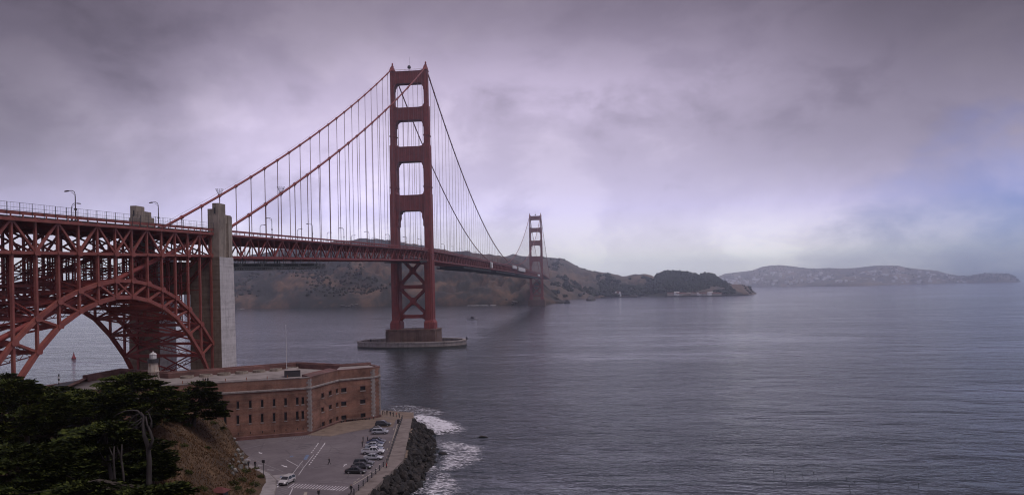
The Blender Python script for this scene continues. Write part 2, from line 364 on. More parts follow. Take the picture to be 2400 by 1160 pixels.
def hill(name, label, sil, base, ridge, mat, step=3, rows=44, amp=10, rav=0.02, seed=1.0, prof=0.85, back=1.35):
    """headland running along the shore: shoreline from `base`, crest height from `sil`, crest set back by `ridge` metres"""
    x0, x1 = sil[0][0], sil[-1][0]; cols = np.arange(x0, x1 + step, step)
    vs_ = []; nr = rows
    for px in cols:
        ps = curve(base, px); ds = FPX * CAM[2] / max(2.0, ps - horizon(px))
        rs = ridge(px) if callable(ridge) else ridge
        P1 = atd(px, curve(sil, px), ds + rs); H = max(2.0, P1[2])
        edge = min(1.0, (px - x0) / 25.0, (x1 - px) / 25.0); edge = max(0.0, edge)
        for j in range(nr):
            t = j / (nr - 1) * back
            D = ds + rs * t
            P = atd(px, curve(sil, px), D)
            if t <= 1: z = H * (t ** prof)
            else: z = H * (1 - ((t - 1) / (back - 1)) ** 2)
            q = fbm(P[0], P[1], 0.0045, 5, seed); ridged = 1 - abs(fbm(P[0] + 40 * q, P[1], rav * 0.25, 4, seed + 5)) * 2.0
            k = min(1.0, t * 3) * (1 - max(0, t) ** 6 if t <= 1 else 0.0)
            z += k * amp * (0.9 * ridged - 0.5 + 0.8 * q)
            if t <= 1: z = min(z, H * (t ** 0.55) + 1)
            z += 0.9 * fbm(P[0], P[1], 0.03, 3, seed + 9) * min(1, t * 5) * amp * 0.12
            if j == 0: z = -3
            vs_.append((P[0], P[1], z))
    nc = len(cols)
    fs = [(i * nr + j, (i + 1) * nr + j, (i + 1) * nr + j + 1, i * nr + j + 1) for i in range(nc - 1) for j in range(nr - 1)]
    mb = MB(); mb.add(vs_, fs); o = mb.build(name, mat, fix=False, smooth=True)
    tag(o, kind='structure'); o['label'] = label
    return o, np.array(vs_).reshape(nc, nr, 3), cols
def tree_blobs(name, pts, rmin, rmax, mat, parent):
    """small broken tree crowns, far away"""
    mb = MB()
    for p in pts:
        r = random.uniform(rmin, rmax); n = 6
        a0 = random.random() * 6
        rings = [(0.62, -0.3), (1.0, 0.25), (0.72, 0.8), (0.25, 1.15)]
        vs_ = []
        for rr, zz in rings:
            for k in range(n):
                t = a0 + 2 * math.pi * k / n; q = r * rr * random.uniform(0.72, 1.25)
                vs_.append((p[0] + q * math.cos(t), p[1] + q * math.sin(t), p[2] + r * zz * random.uniform(0.85, 1.2)))
        fs = [(i * n + k, i * n + (k + 1) % n, (i + 1) * n + (k + 1) % n, (i + 1) * n + k) for i in range(3) for k in range(n)]
        fs.append(tuple(range(3 * n, 4 * n)))
        mb.add(vs_, fs)
    o = mb.build(name, mat, parent, fix=False); tag(o, kind='stuff'); return o
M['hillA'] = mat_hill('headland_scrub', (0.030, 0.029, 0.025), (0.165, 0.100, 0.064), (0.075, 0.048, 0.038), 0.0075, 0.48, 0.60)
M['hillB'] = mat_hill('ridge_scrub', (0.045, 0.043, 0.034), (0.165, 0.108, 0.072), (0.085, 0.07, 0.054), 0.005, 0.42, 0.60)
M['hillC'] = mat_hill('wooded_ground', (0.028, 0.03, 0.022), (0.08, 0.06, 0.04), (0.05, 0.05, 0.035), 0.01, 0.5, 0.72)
M['hillE'] = mat_hill('hazed_far_hill_scrub', (0.12, 0.122, 0.11), (0.34, 0.27, 0.20), (0.15, 0.15, 0.13), 0.0035, 0.40, 0.62)  # base tones lightened to paint part of the distance haze into the hills
M['woods'] = mat_leaf('far_woodland', [(0.012, 0.016, 0.010), (0.022, 0.028, 0.016), (0.04, 0.044, 0.024)], 0.02)
M['woods3'] = mat_leaf('headland_brush', [(0.022, 0.024, 0.018), (0.034, 0.036, 0.026), (0.05, 0.048, 0.034)], 0.02)
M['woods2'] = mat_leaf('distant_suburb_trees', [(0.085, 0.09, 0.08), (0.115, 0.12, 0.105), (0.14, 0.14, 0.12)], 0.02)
silA = [(430, 650), (500, 622), (560, 604), (640, 588), (720, 574), (800, 564), (860, 558), (900, 562), (940, 568), (980, 574), (1010, 581), (1060, 588), (1110, 592), (1150, 596), (1185, 602), (1215, 612), (1240, 630), (1262, 655), (1285, 676), (1305, 694), (1324, 709)]
baseA = [(430, 724), (560, 723), (700, 722), (800, 720), (920, 717), (1050, 716), (1150, 715), (1215, 714), (1260, 713), (1300, 711), (1324, 711)]
hA, gA, cA = hill('headland', 'brown scrub headland cliff behind the far tower', silA, baseA, lambda px: float(np.interp(px, [430, 900, 1100, 1200, 1324], [620, 520, 420, 260, 60])), M['hillA'], 3, 64, 40, 0.045, 1.3, 0.62)
silB = [(1130, 612), (1170, 603), (1190, 599), (1204, 595), (1222, 600), (1250, 601), (1290, 603), (1318, 606), (1340, 617), (1360, 627), (1380, 633), (1400, 637), (1425, 640), (1445, 643), (1458, 648), (1470, 647), (1490, 643), (1515, 643), (1535, 649), (1560, 655), (1600, 668), (1640, 690)]
baseB = [(1130, 705), (1300, 703), (1380, 699), (1440, 696), (1520, 694), (1640, 692)]
hB, gB, cB = hill('ridge', 'dry grassy ridge with dark scrub behind the far shore buildings', silB, baseB, lambda px: float(np.interp(px, [1130, 1330, 1420, 1520, 1640], [1000, 900, 600, 420, 150])), M['hillB'], 3, 54, 34, 0.035, 4.1, 0.8)
silC = [(1505, 694), (1530, 660), (1545, 642), (1570, 636), (1590, 638), (1612, 641), (1632, 645), (1650, 643), (1668, 645), (1682, 654), (1695, 664), (1712, 672), (1740, 688)]
baseC = [(1505, 695), (1600, 693), (1740, 690)]
hC, gC, cC = hill('wooded_hill', 'dark wooded hill above the far harbour shore', silC, baseC, 260, M['hillC'], 3, 30, 8, 0.03, 7.7, 0.7)
silD = [(1600, 690), (1630, 679), (1660, 672), (1690, 667), (1720, 666), (1742, 667), (1755, 672), (1764, 680), (1773, 688)]
baseD = [(1600, 694), (1680, 693), (1740, 691), (1773, 689)]
hD, gD, cD = hill('point', 'low scrub covered point ending at the bay', silD, baseD, 110, M['hillB'], 2, 24, 5, 0.06, 9.2, 0.6)
silE = [(1660, 664), (1678, 650), (1700, 641), (1735, 637), (1765, 633), (1785, 626), (1805, 622), (1828, 621), (1850, 623), (1880, 627), (1905, 630), (1940, 628), (1965, 629), (1995, 629), (2020, 626), (2050, 623), (2082, 622), (2108, 623), (2130, 628), (2160, 631), (2195, 634), (2215, 640), (2240, 645), (2275, 649), (2300, 656)]
baseE = [(1660, 674), (1740, 672.5), (1900, 670), (2080, 667), (2200, 664.5), (2300, 662.5)]
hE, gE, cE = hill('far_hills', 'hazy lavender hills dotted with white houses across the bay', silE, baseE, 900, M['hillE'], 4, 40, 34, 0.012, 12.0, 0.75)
silE2 = [(1880, 669), (1905, 660), (1945, 655), (1975, 650), (2010, 648), (2035, 650), (2055, 657), (2072, 664), (2084, 668)]
baseE2 = [(1880, 671.5), (1980, 670.5), (2084, 669)]
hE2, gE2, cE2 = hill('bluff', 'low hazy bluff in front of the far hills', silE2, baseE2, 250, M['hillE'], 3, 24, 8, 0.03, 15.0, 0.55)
silF = [(2235, 656), (2262, 650), (2285, 643), (2310, 640), (2340, 640), (2365, 642), (2378, 648), (2386, 656), (2392, 661)]
baseF = [(2235, 663.5), (2320, 662.5), (2392, 661.5)]
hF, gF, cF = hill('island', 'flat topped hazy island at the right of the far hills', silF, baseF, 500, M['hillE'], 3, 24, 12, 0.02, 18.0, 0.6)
silG = [(2180, 652), (2280, 644), (2340, 641), (2400, 638), (2500, 634), (2620, 640), (2760, 650)]
baseG = [(2180, 656.5), (2400, 653.5), (2760, 647.5)]
# trees
def grid_pts(g, cols, n, t0, t1, px0, px1, jit=8, flt=None):
    nc, nr, _ = g.shape; res = []
    while len(res) < n:
        i = random.randrange(nc); j = int((t0 + (t1 - t0) * random.random()) * (nr - 1))
        if not px0 <= cols[i] <= px1: continue
        p = g[i, j] + np.array((random.uniform(-jit, jit), random.uniform(-jit, jit), 0))
        if flt and not flt(p): continue
        res.append(p)
    return res
clump = lambda s, thr: (lambda p: fbm(p[0], p[1], s, 3, 31.0) > thr)
tree_blobs('woodland', grid_pts(gC, cC, 1500, 0.06, 0.76, 1515, 1735), 5, 10, M['woods'], hC)
tree_blobs('woodland', grid_pts(gD, cD, 260, 0.05, 0.7, 1610, 1770, 4, clump(0.012, 0.0)), 3, 6, M['woods'], hD)
tree_blobs('woodland', grid_pts(gB, cB, 900, 0.02, 0.55, 1290, 1620, 10, clump(0.006, 0.02)), 5, 10, M['woods'], hB)
tree_blobs('woodland', grid_pts(gA, cA, 1700, 0.06, 0.70, 550, 1000, 6, lambda p: fbm(p[0], p[1], .0045, 3, 31.0) + random.gauss(0, .16) > .12), 2, 5, M['woods3'], hA)
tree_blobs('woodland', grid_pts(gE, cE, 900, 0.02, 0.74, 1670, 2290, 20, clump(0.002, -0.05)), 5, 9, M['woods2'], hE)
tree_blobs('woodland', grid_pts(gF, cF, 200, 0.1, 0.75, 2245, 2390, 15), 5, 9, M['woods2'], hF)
tree_blobs('woodland', [g for i, g in enumerate(gB[:, int(49 / 1.35)]) if i % 2 == 0 and 1204 < cB[i] < 1440 and random.random() < 0.6], 4, 8, M['woods'], hB)

# ------------------------------------------------------------------ haze: marine air over the strait
def mat_haze():
    mt = bpy.data.materials.new('marine_haze'); mt.use_nodes = True; t = mt.node_tree; t.nodes.clear()
    o = t.nodes.new('ShaderNodeOutputMaterial'); p = t.nodes.new('ShaderNodeVolumePrincipled')
    p.inputs['Color'].default_value = (0.82, 0.89, 1.0, 1); p.inputs['Density'].default_value = HAZE
    p.inputs['Anisotropy'].default_value = 0.88
    t.links.new(p.outputs[0], o.inputs['Volume']); return mt
HAZE = 0.000125
hb = MB(); hb.box(-9000, 9000, -2500, 8600, -60, 300)
tag(hb.build('haze', mat_haze()), kind='stuff')

# ------------------------------------------------------------------ land
G0 = 4.5
def mat_asphalt():
    mt, t, b = mat_base('worn_asphalt')
    g = gcoord(t)
    f = noise_tex(t, g, 0.09, 6, 0.6, 0.6); f2 = noise_tex(t, g, 1.5, 4, 0.7)
    c = ramp(t, mth(t, 'ADD', mth(t, 'MULTIPLY', f, 0.75), mth(t, 'MULTIPLY', f2, 0.25)), [(0.34, (0.104, 0.086, 0.092)), (0.5, (0.138, 0.116, 0.122)), (0.66, (0.172, 0.148, 0.152))])
    st = ramp(t, noise_tex(t, g, 0.55, 5, 0.7, 1.5), [(0.56, (0, 0, 0)), (0.70, (1, 1, 1))])
    c = mixc(t, mth(t, 'MULTIPLY', st, 0.45), c, (0.045, 0.038, 0.040))
    cr = t.nodes.new('ShaderNodeTexVoronoi'); cr.feature = 'DISTANCE_TO_EDGE'; cr.inputs['Scale'].default_value = 0.16
    wv = t.nodes.new('ShaderNodeMixRGB'); wv.inputs[0].default_value = 0.35; t.links.new(g, wv.inputs[1]); nn = t.nodes.new('ShaderNodeTexNoise'); nn.inputs['Scale'].default_value = 0.4; t.links.new(g, nn.inputs[0]); t.links.new(nn.outputs[1], wv.inputs[2]); t.links.new(wv.outputs[0], cr.inputs[0])
    ck = ramp(t, cr.outputs[0], [(0.0, (1, 1, 1)), (0.025, (0, 0, 0))]); c = mixc(t, mth(t, 'MULTIPLY', ck, 0.35), c, (0.03, 0.026, 0.028))
    t.links.new(c, b.inputs['Base Color']); b.inputs['Roughness'].default_value = 0.9
    bump(t, b, f2, 0.3, 0.02); return mt
M['asph'] = mat_asphalt()
M['sandy'] = mat_noise('sandy_gravel', [(0.12, 0.085, 0.062), (0.18, 0.132, 0.10), (0.23, 0.17, 0.13)], 0.4, rough=0.95)
M['walk'] = mat_noise('pale_sidewalk', [(0.20, 0.175, 0.17), (0.28, 0.25, 0.245), (0.33, 0.30, 0.295)], 0.5, rough=0.9)
M['wallcap'] = mat_noise('seawall_concrete', [(0.125, 0.098, 0.085), (0.19, 0.155, 0.138), (0.23, 0.19, 0.172)], 0.35, rough=0.92, bmp=0.2)
def mat_bluff():
    mt, t, b = mat_base('bluff_soil')
    g = gcoord(t)
    f = noise_tex(t, g, 0.13, 6, 0.62, 0.5); f2 = noise_tex(t, gcoord(t, (1.4, 1.4, 0.5)), 0.9, 5, 0.7, 0.4)
    c = ramp(t, mth(t, 'ADD', mth(t, 'MULTIPLY', f, 0.6), mth(t, 'MULTIPLY', f2, 0.4)), [(0.34, (0.026, 0.017, 0.010)), (0.48, (0.068, 0.039, 0.020)), (0.62, (0.125, 0.072, 0.036))])
    t.links.new(c, b.inputs['Base Color']); b.inputs['Roughness'].default_value = 0.97
    bump(t, b, f2, 0.9, 0.4); return mt
M['bluff'] = mat_bluff()
land = [(-420, -470), (-300, -360), (-140, -330), (-101, -299), (-95, -287), (-60, -296), (-45, -322), (0, -334), (32, -332), (60, -340), (84, -349), (88.5, -367), (100, -423), (99.5, -456), (150, -520), (300, -590), (300, -1000), (-420, -1000)]
lb = MB(); lb.prism(land, -2.0, 3.9); tag(lb.build('ground', M['sandy']), kind='structure')
lot = [(97.2, -456), (97.7, -432), (84, -368), (78.5, -362), (74, -366.5), (66.2, -373), (63.9, -391.5), (44.5, -401), (30, -408), (30, -440), (79, -470), (110, -480)]
lb = MB(); lb.prism(lot, 3.6, G0); lot_o = tag(lb.build('parking_lot', M['asph']), kind='structure')
apron = [tuple(gp(*q, G0)[:2]) for q in [(718, 1019), (735, 1013), (795, 990), (870, 981), (893, 977), (928, 982), (921, 1000), (905, 1000), (870, 1003), (820, 1012), (775, 1022)]]
lb = MB(); lb.prism(apron[::-1], G0, G0 + 0.03); tag(lb.build('gravel_apron', M['sandy']), kind='structure')

# bluff terrain
def hz(px, py, d): return atd(px, py, d)
ctl = [hz(530, 1000, 189), hz(545, 1030, 191), hz(510, 992, 180), hz(470, 990, 172), hz(500, 1060, 166), hz(450, 1000, 168), hz(400, 990, 160), hz(370, 1000, 150), hz(400, 1080, 141), hz(450, 1130, 141),
       hz(520, 1150, 147), hz(560, 1118, 161), hz(540, 1070, 173), hz(400, 1165, 122), hz(300, 1165, 112), hz(200, 1165, 108), hz(100, 1165, 108), hz(0, 1165, 108), hz(560, 1085, 178),
       hz(300, 1050, 150), hz(200, 1030, 165), hz(100, 1010, 180), hz(0, 1010, 180), hz(300, 1010, 185), hz(200, 980, 205), hz(350, 1000, 195), hz(440, 1010, 205), hz(-200, 1010, 180), hz(-300, 1165, 110)]
foot = [(82, -462), (78.8, -454.2), (76.2, -444.2), (72.7, -437.5), (67.4, -432.1), (59.6, -423.5), (53.8, -415), (44, -408.5), (30, -415), (10, -424), (-20, -425), (-60, -420), (-110, -420)]
for x, y in foot: ctl.append(V(x, y, 4.2))
for dx, dy in ((5, 4), (14, 10)):
    for x, y in foot[:8]: ctl.append(V(x + dx, y + dy, 2.5))
ctl += [V(CAM[0] + a, CAM[1] + b, z) for a, b, z in ((0, 0, 42.5), (-6, 14, 40.5), (10, 10, 40), (-40, 30, 33), (25, 40, 29), (-20, 60, 24), (-80, 0, 41), (-130, 40, 36), (60, 20, 30), (0, 90, 14), (-40, 100, 15.5), (40, 90, 10), (120, 40, 12), (-200, 0, 45), (0, -60, 48), (100, -60, 40), (-200, -80, 52))]
ctl += [V(104, -490, 8), V(130, -505, 6), V(92, -470, 5.0), V(100, -480, 6.5)]
ctl = np.array(ctl)
def rbf_fit(P, smooth=2.0):
    n = len(P); d = np.linalg.norm(P[:, None, :2] - P[None, :, :2], axis=2)
    K = d + smooth * np.eye(n) * 0.5
    A = np.zeros((n + 3, n + 3)); A[:n, :n] = -K; A[:n, n] = 1; A[:n, n + 1:] = P[:, :2]; A[n, :n] = 1; A[n + 1:, :n] = P[:, :2].T
    return np.linalg.solve(A, np.concatenate([P[:, 2], np.zeros(3)]))
RW = rbf_fit(ctl)
def ground_z(x, y):
    d = np.hypot(ctl[:, 0] - x, ctl[:, 1] - y); n = len(ctl)
    return float(-(d * RW[:n]).sum() + RW[n] + RW[n + 1] * x + RW[n + 2] * y)
xs = np.arange(-150, 230, 2.0); ys = np.arange(-720, -398, 2.0)
gx, gy = np.meshgrid(xs, ys, indexing='ij')
zz = RW[len(ctl)] + RW[len(ctl) + 1] * gx + RW[len(ctl) + 2] * gy
for (cx0, cy0, _), k in zip(ctl, RW[:len(ctl)]): zz -= k * np.hypot(gx - cx0, gy - cy0)
vs_ = []
for i in range(len(xs)):
    for j in range(len(ys)):
        z = zz[i, j]; x, y = xs[i], ys[j]
        s = min(1, max(0, (z - 5) / 4)); z += s * (1.1 * fbm(x, y, 0.06, 4, 3.0) + 0.7 * fbm(x, y, 0.22, 3, 8.0))
        vs_.append((x, y, max(z, 1.0)))
ny = len(ys)
def keep(i, j):
    x, y = xs[i], ys[j]
    if max(vs_[i * ny + j][2], vs_[(i + 1) * ny + j + 1][2], vs_[(i + 1) * ny + j][2], vs_[i * ny + j + 1][2]) < 3.4: return False
    return x < np.interp(y, [-720, -590, -540, -480, -440, -405], [230, 190, 140, 92, 74, 50])
mb = MB(); mb.add(vs_, [(i * ny + j, (i + 1) * ny + j, (i + 1) * ny + j + 1, i * ny + j + 1) for i in range(len(xs) - 1) for j in range(ny - 1) if keep(i, j)])
bl = mb.build('bluff', M['bluff'], fix=False, smooth=True); tag(bl, kind='structure')
def surf(x, y):
    i = (x - xs[0]) / 2; j = (y - ys[0]) / 2; i0 = int(np.clip(i, 0, len(xs) - 2)); j0 = int(np.clip(j, 0, ny - 2)); a, b = i - i0, j - j0
    z = lambda p, q: BLUFF_V[p * ny + q][2]
    return (z(i0, j0) * (1 - a) + z(i0 + 1, j0) * a) * (1 - b) + (z(i0, j0 + 1) * (1 - a) + z(i0 + 1, j0 + 1) * a) * b
def on_bluff(px, py):
    d = ray(px, py)
    for k in range(60, 260):
        P = CAM + d * k
        if P[2] < max(surf(P[0], P[1]), G0): return P
    return CAM + d * 170
BLUFF_V = vs_
# sidewalk and kerb round the bluff foot
walk_in = [V(*gp(*q, G0)[:2]) for q in [(640, 1170), (648, 1140), (645, 1122), (630, 1108), (612, 1100), (590, 1090), (572, 1078), (556, 1060)]]
walk_out = [V(*gp(*q, G0)[:2]) for q in [(588, 1170), (617, 1140), (622, 1128), (612, 1112), (590, 1102), (572, 1092), (560, 1084), (548, 1070)]]
mb = MB()
for i in range(len(walk_in) - 1):
    a, b_, c, d = walk_out[i], walk_in[i], walk_in[i + 1], walk_out[i + 1]
    mb.hexa([(*a, 3.9), (*b_, 3.9), (*c, 3.9), (*d, 3.9)], [(*a, G0 + .13), (*b_, G0 + .13), (*c, G0 + .13), (*d, G0 + .13)])
wk = tag(mb.build('sidewalk', M['walk']), kind='structure')
mb = MB()
for i in range(len(walk_in) - 1):
    a, c = walk_in[i], walk_in[i + 1]; mb.beam((*a, G0 + .07), (*c, G0 + .07), 0.22, 0.16, (0, 0, 1))
mb.build('kerb', M['stone'], wk)
# ------------------------------------------------------------------ suspension bridge
XT = 13.7; PAN = 7.62
def ztop(y):
    if y <= 0: return 75.9 + 0.0295 * y
    if y >= 1280: return 75.9 - 0.0295 * (y - 1280)
    return 75.9 + 1.6 * (1 - ((y - 640) / 640) ** 2)
DEP = 7.7
def zcable(y):
    if y < 0:
        s = y / -343.0
        return 223.0 + s * (66.5 - 223.0) - 4 * 7.4 * s * (1 - s) * 1.0
    if y <= 1280: return 82.5 + 140.5 * ((y - 640) / 640) ** 2
    s = (y - 1280) / 343.0
    return 223.0 + s * (66.5 - 223.0) - 4 * 7.4 * s * (1 - s)
BR = thing('suspension_bridge', (0, 0, 0), 'long vermilion suspension bridge with two tall towers crossing the strait', 'bridge')

def notched(xa, xb, h, n=0.7):   # plan outline of a leg with stepped corners
    a = min(n, (xb - xa) * 0.24); b = h * 0.22
    return [(xa + a, -h), (xb - a, -h), (xb - a, -h + b), (xb, -h + b), (xb, h - b), (xb - a, h - b), (xb - a, h), (xa + a, h), (xa + a, h - b), (xa, h - b), (xa, -h + b), (xa + a, -h + b)]
LV = [(13.7, 20.6, 9.6, 17.9, 7.6), (20.6, 72.0, 10.5, 16.6, 6.7), (72.0, 121.5, 11.0, 16.4, 6.2), (121.5, 160.5, 11.2, 16.1, 5.5), (160.5, 192.0, 11.7, 15.6, 4.8), (192.0, 220.0, 12.2, 15.0, 4.1)]
def make_tower():
    T = bpy.data.objects.new('tower', None); COL.objects.link(T); T.parent = BR; ORIG[T.name] = (0, 0, 0)
    for s in (-1, 1):
        mb = MB()
        for k, (z0, z1, xa, xb, h) in enumerate(LV):
            pl = notched(xa, xb, h)
            pl = [(s * x, y) for x, y in pl]
            if s < 0: pl = pl[::-1]
            if k == 0:
                mb.prism(pl, z0, z1 - 2.0)
                nx = LV[1]; pu = [(s * x, y) for x, y in notched(nx[2] - .3, nx[3] + .3, nx[4] + .3)]
                if s < 0: pu = pu[::-1]
                mb.prism(pl, z1 - 2.0, z1, pu)
            else:
                mb.prism(pl, z0, z1)
                # shallow vertical pilaster strips on the broad faces
                xm = s * (xa + xb) / 2; wx = (xb - xa) * 0.16
                mb.box(xm - wx, xm + wx, -h - 0.25, h + 0.25, z0 + 1.5, z1 - 3)
                for yy in (-h * 0.42, h * 0.42):
                    xo = s * xb; mb.box(min(xo, xo + s * .2), max(xo, xo + s * .2), yy - h * .13, yy + h * .13, z0 + 1.5, z1 - 3)
        # collars just under the struts
        leg = mb.build('leg', M['red'], T)
        for zc, kk in ((168.0, 4), (127.0, 3), (73.2, 2)):
            xa, xb, h = LV[kk][2:]
            c = MB(); c.prism([(s * x, y) for x, y in notched(xa - .55, xb + .55, h + .55)][::s], zc - 0.35, zc + 0.35)
            c.build('collar', M['red'], T)
        # saddle housing and finial
        mb = MB(); x = s * 13.6
        mb.prism([(x - 1.7, -4.4), (x + 1.7, -4.4), (x + 1.7, 4.4), (x - 1.7, 4.4)], 220.0, 223.8, [(x - 0.9, -2.6), (x + 0.9, -2.6), (x + 0.9, 2.6), (x - 0.9, 2.6)])
        mb.prism([(x - .75, -1.2), (x + .75, -1.2), (x + .75, 1.2), (x - .75, 1.2)], 223.8, 225.0)
        mb.lathe((x, 0, 225.0), [(0.62, 0), (0.62, 1.3), (0.78, 1.4), (0.5, 2.1), (0.12, 2.5)], 10)
        mb.build('saddle_housing', M['red'], T)
    ops = [(209.8, 220.0, 12.4, 3.2, 3.4), (180.3, 190.5, 11.9, 3.9, 3.6), (147.3, 159.2, 11.4, 4.4, 3.8), (108.0, 120.5, 11.2, 5.0, 4.8)]
    for k, (z0, z1, xi, hy, r) in enumerate(ops):
        # panel with stepped haunches at its lower corners, small ones above
        low = []
        steps = [(0, r * (1.5 if k < 3 else 2.6)), (r * .18, r * (1.5 if k < 3 else 2.6)), (r * .18, r * (0.95 if k < 3 else 1.7)), (r * .36, r * (0.7 if k < 3 else 1.1)), (r * .36, r * .5), (r * .62, r * .28), (r * .62, r * .14), (r * 1.0, 0)]
        for dx, dz in steps: low.append((-xi + dx, z0 - dz))
        for dx, dz in reversed(steps): low.append((xi - dx, z0 - dz))
        top = []
        if k == 0: top = [(xi, z1), (xi - 0.8, z1 + .6), (xi - 2.5, z1 - .35), (-xi + 2.5, z1 - .35), (-xi + .8, z1 + .6), (-xi, z1)]
        else:
            up = [(0, 2.6), (.45, 1.4), (.45, .9), (1.7, .35), (4.0, 0)]
            for dx, dz in up: top.append((xi - dx, z1 + dz))
            for dx, dz in reversed(up): top.append((-xi + dx, z1 + dz))
        mb = MB(); mb.slab(low + top, -hy, hy)
        st = mb.build('strut', M['red'], T)
        rb = MB(); n = 13
        for i in range(n):
            xc = -xi + 1.6 + (2 * xi - 3.2) * i / (n - 1)
            d = 0.25 if i % 2 else 0.42
            for sg in (-1, 1):
                ya, yb = (-hy - d, -hy) if sg < 0 else (hy, hy + d)
                rb.box(xc - .42, xc + .42, ya, yb, z0 + (1.2 if i % 2 else .7), z1 - (1.6 if i % 2 else 1.0))
        for zc in (z0 + .35, z1 - .6): rb.box(-xi, xi, -hy - .5, hy + .5, zc - .18, zc + .18)
        rb.build('fluting', M['red'], T)
    # bracing under the deck
    mk = lambda p, q, w_: MB().beam(p, q, 2 * 2.3, w_, (0, 1, 0)).build('brace', M['red'], T)
    for (za, zb) in ((48.0, 72.5), (25.0, 46.5)):
        mk((-11.3, 0, za), (11.3, 0, zb), 2.1); mk((11.3, -.03, za), (-11.3, -.03, zb), 2.1)
        mb = MB(); zc = (za + zb) / 2; mb.slab([(-2.6, zc), (0, zc - 3.1), (2.6, zc), (0, zc + 3.1)], -2.36, 2.36); mb.build('gusset', M['red'], T)
    for za, zb in ((45.8, 48.8), (22.2, 25.0)):
        MB().box(-11.3, 11.3, -2.5, 2.5, za, zb).build('strut', M['red'], T)
        for s in (-1, 1):
            mb = MB(); mb.slab([(s * 11.6, za - 2.8), (s * 11.6, zb + 3.6), (s * 9.6, zb + 3.0), (s * 7.6, zb), (s * 7.6, za), (s * 9.8, za - 1.6)][::s], -2.44, 2.44); mb.build('gusset', M['red'], T)
    mb = MB(); mb.lathe((0.6, -2, 220), [(0.25, 0), (0.25, 1.6), (1.25, 1.9), (1.45, 2.8), (1.1, 3.9), (0.4, 4.4)], 12); mb.tube([(1.2, -2, 223), (1.2, -2, 231)], 0.07, 5); mb.build('beacon', M['steel_dk'], T)
    for i in range(24):
        pass
    mb = MB()
    for i in range(25):
        x = -12 + i; mb.box(x - .05, x + .05, -3.2, -3.1, 219.6, 220.9)
    mb.box(-12, 12, -3.2, -3.1, 220.75, 220.9); mb.build('top_railing', M['red'], T)
    return T
T1 = make_tower()
T2 = copy_tree(T1, BR); T2.location = (0, 1280, 0)

# pier and fender
def oct_(a, b, c, cx0=0, cy0=0): return [(cx0 - a + c, cy0 - b), (cx0 + a - c, cy0 - b), (cx0 + a, cy0 - b + c), (cx0 + a, cy0 + b - c), (cx0 + a - c, cy0 + b), (cx0 - a + c, cy0 + b), (cx0 - a, cy0 + b - c), (cx0 - a, cy0 - b + c)]
for k, yy in enumerate((0, 1280)):
    mb = MB(); mb.prism(oct_(21.4, 12.2, 2.4, 0, yy), -6, 12.8, oct_(20.4, 11.2, 2.2, 0, yy)); mb.prism(oct_(20.8, 11.6, 2.3, 0, yy), 12.8, 13.75)
    for s in (-1, 1):
        for xx in (-13.6, 13.6): mb.box(xx - 6.4, xx + 6.4, min(yy + s * 11.6, yy + s * 12.6), max(yy + s * 11.6, yy + s * 12.6), -6, 12.4)
    pr_ = mb.build('pier', M['pier'], BR)
    mb = MB()
    for i in range(-20, 21, 2): mb.tube([(i, yy - 11.2, 13.7), (i, yy - 11.2, 14.9)], .05, 4)
    mb.tube([(-20, yy - 11.2, 14.9), (20, yy - 11.2, 14.9)], .05, 4); mb.build('pier_railing', M['steel_dk'], pr_)
n = 96; a, b_ = 44.0, 27.0; fx, fy = -2.5, 3.0
vs_ = []; fs = []
prof = [(1.0, -5), (1.0, 3.6), (1.012, 3.6), (1.012, 4.5), (0.935, 4.5), (0.935, -5)]
for rr, z in prof:
    for i in range(n):
        t = 2 * math.pi * i / n; e = 0.86   # blunt ended oval
        ct, st = math.cos(t), math.sin(t)
        vs_.append((fx + a * rr * math.copysign(abs(ct) ** e, ct), fy + b_ * (rr if rr >= 1 else 0.90) * math.copysign(abs(st) ** e, st), z))
for j in range(len(prof) - 1):
    for i in range(n): fs.append((j * n + i, j * n + (i + 1) % n, (j + 1) * n + (i + 1) % n, (j + 1) * n + i))
mb = MB(); mb.add(vs_, fs); fen = mb.build('fender_wall', M['fender'], BR)
vs2 = [(fx + (v[0] - fx) * 1.004, fy + (v[1] - fy) * 1.004, 0.9 if k >= n else -5) for k, v in enumerate(vs_[:2 * n])]
mb = MB(); mb.add(vs2, [(i, (i + 1) % n, n + (i + 1) % n, n + i) for i in range(n)]); mb.build('tide_band', M['algae'], fen)
for px, py in ((869, 800), (1094, 795)):
    P = gp(px, py, 4.5); MB().tube([(P[0], P[1], 4.4), (P[0], P[1], 5.6), (P[0], P[1], 6.4)], [.7, .5, .7], 8).build('mooring_post', M['steel_dk'], fen)

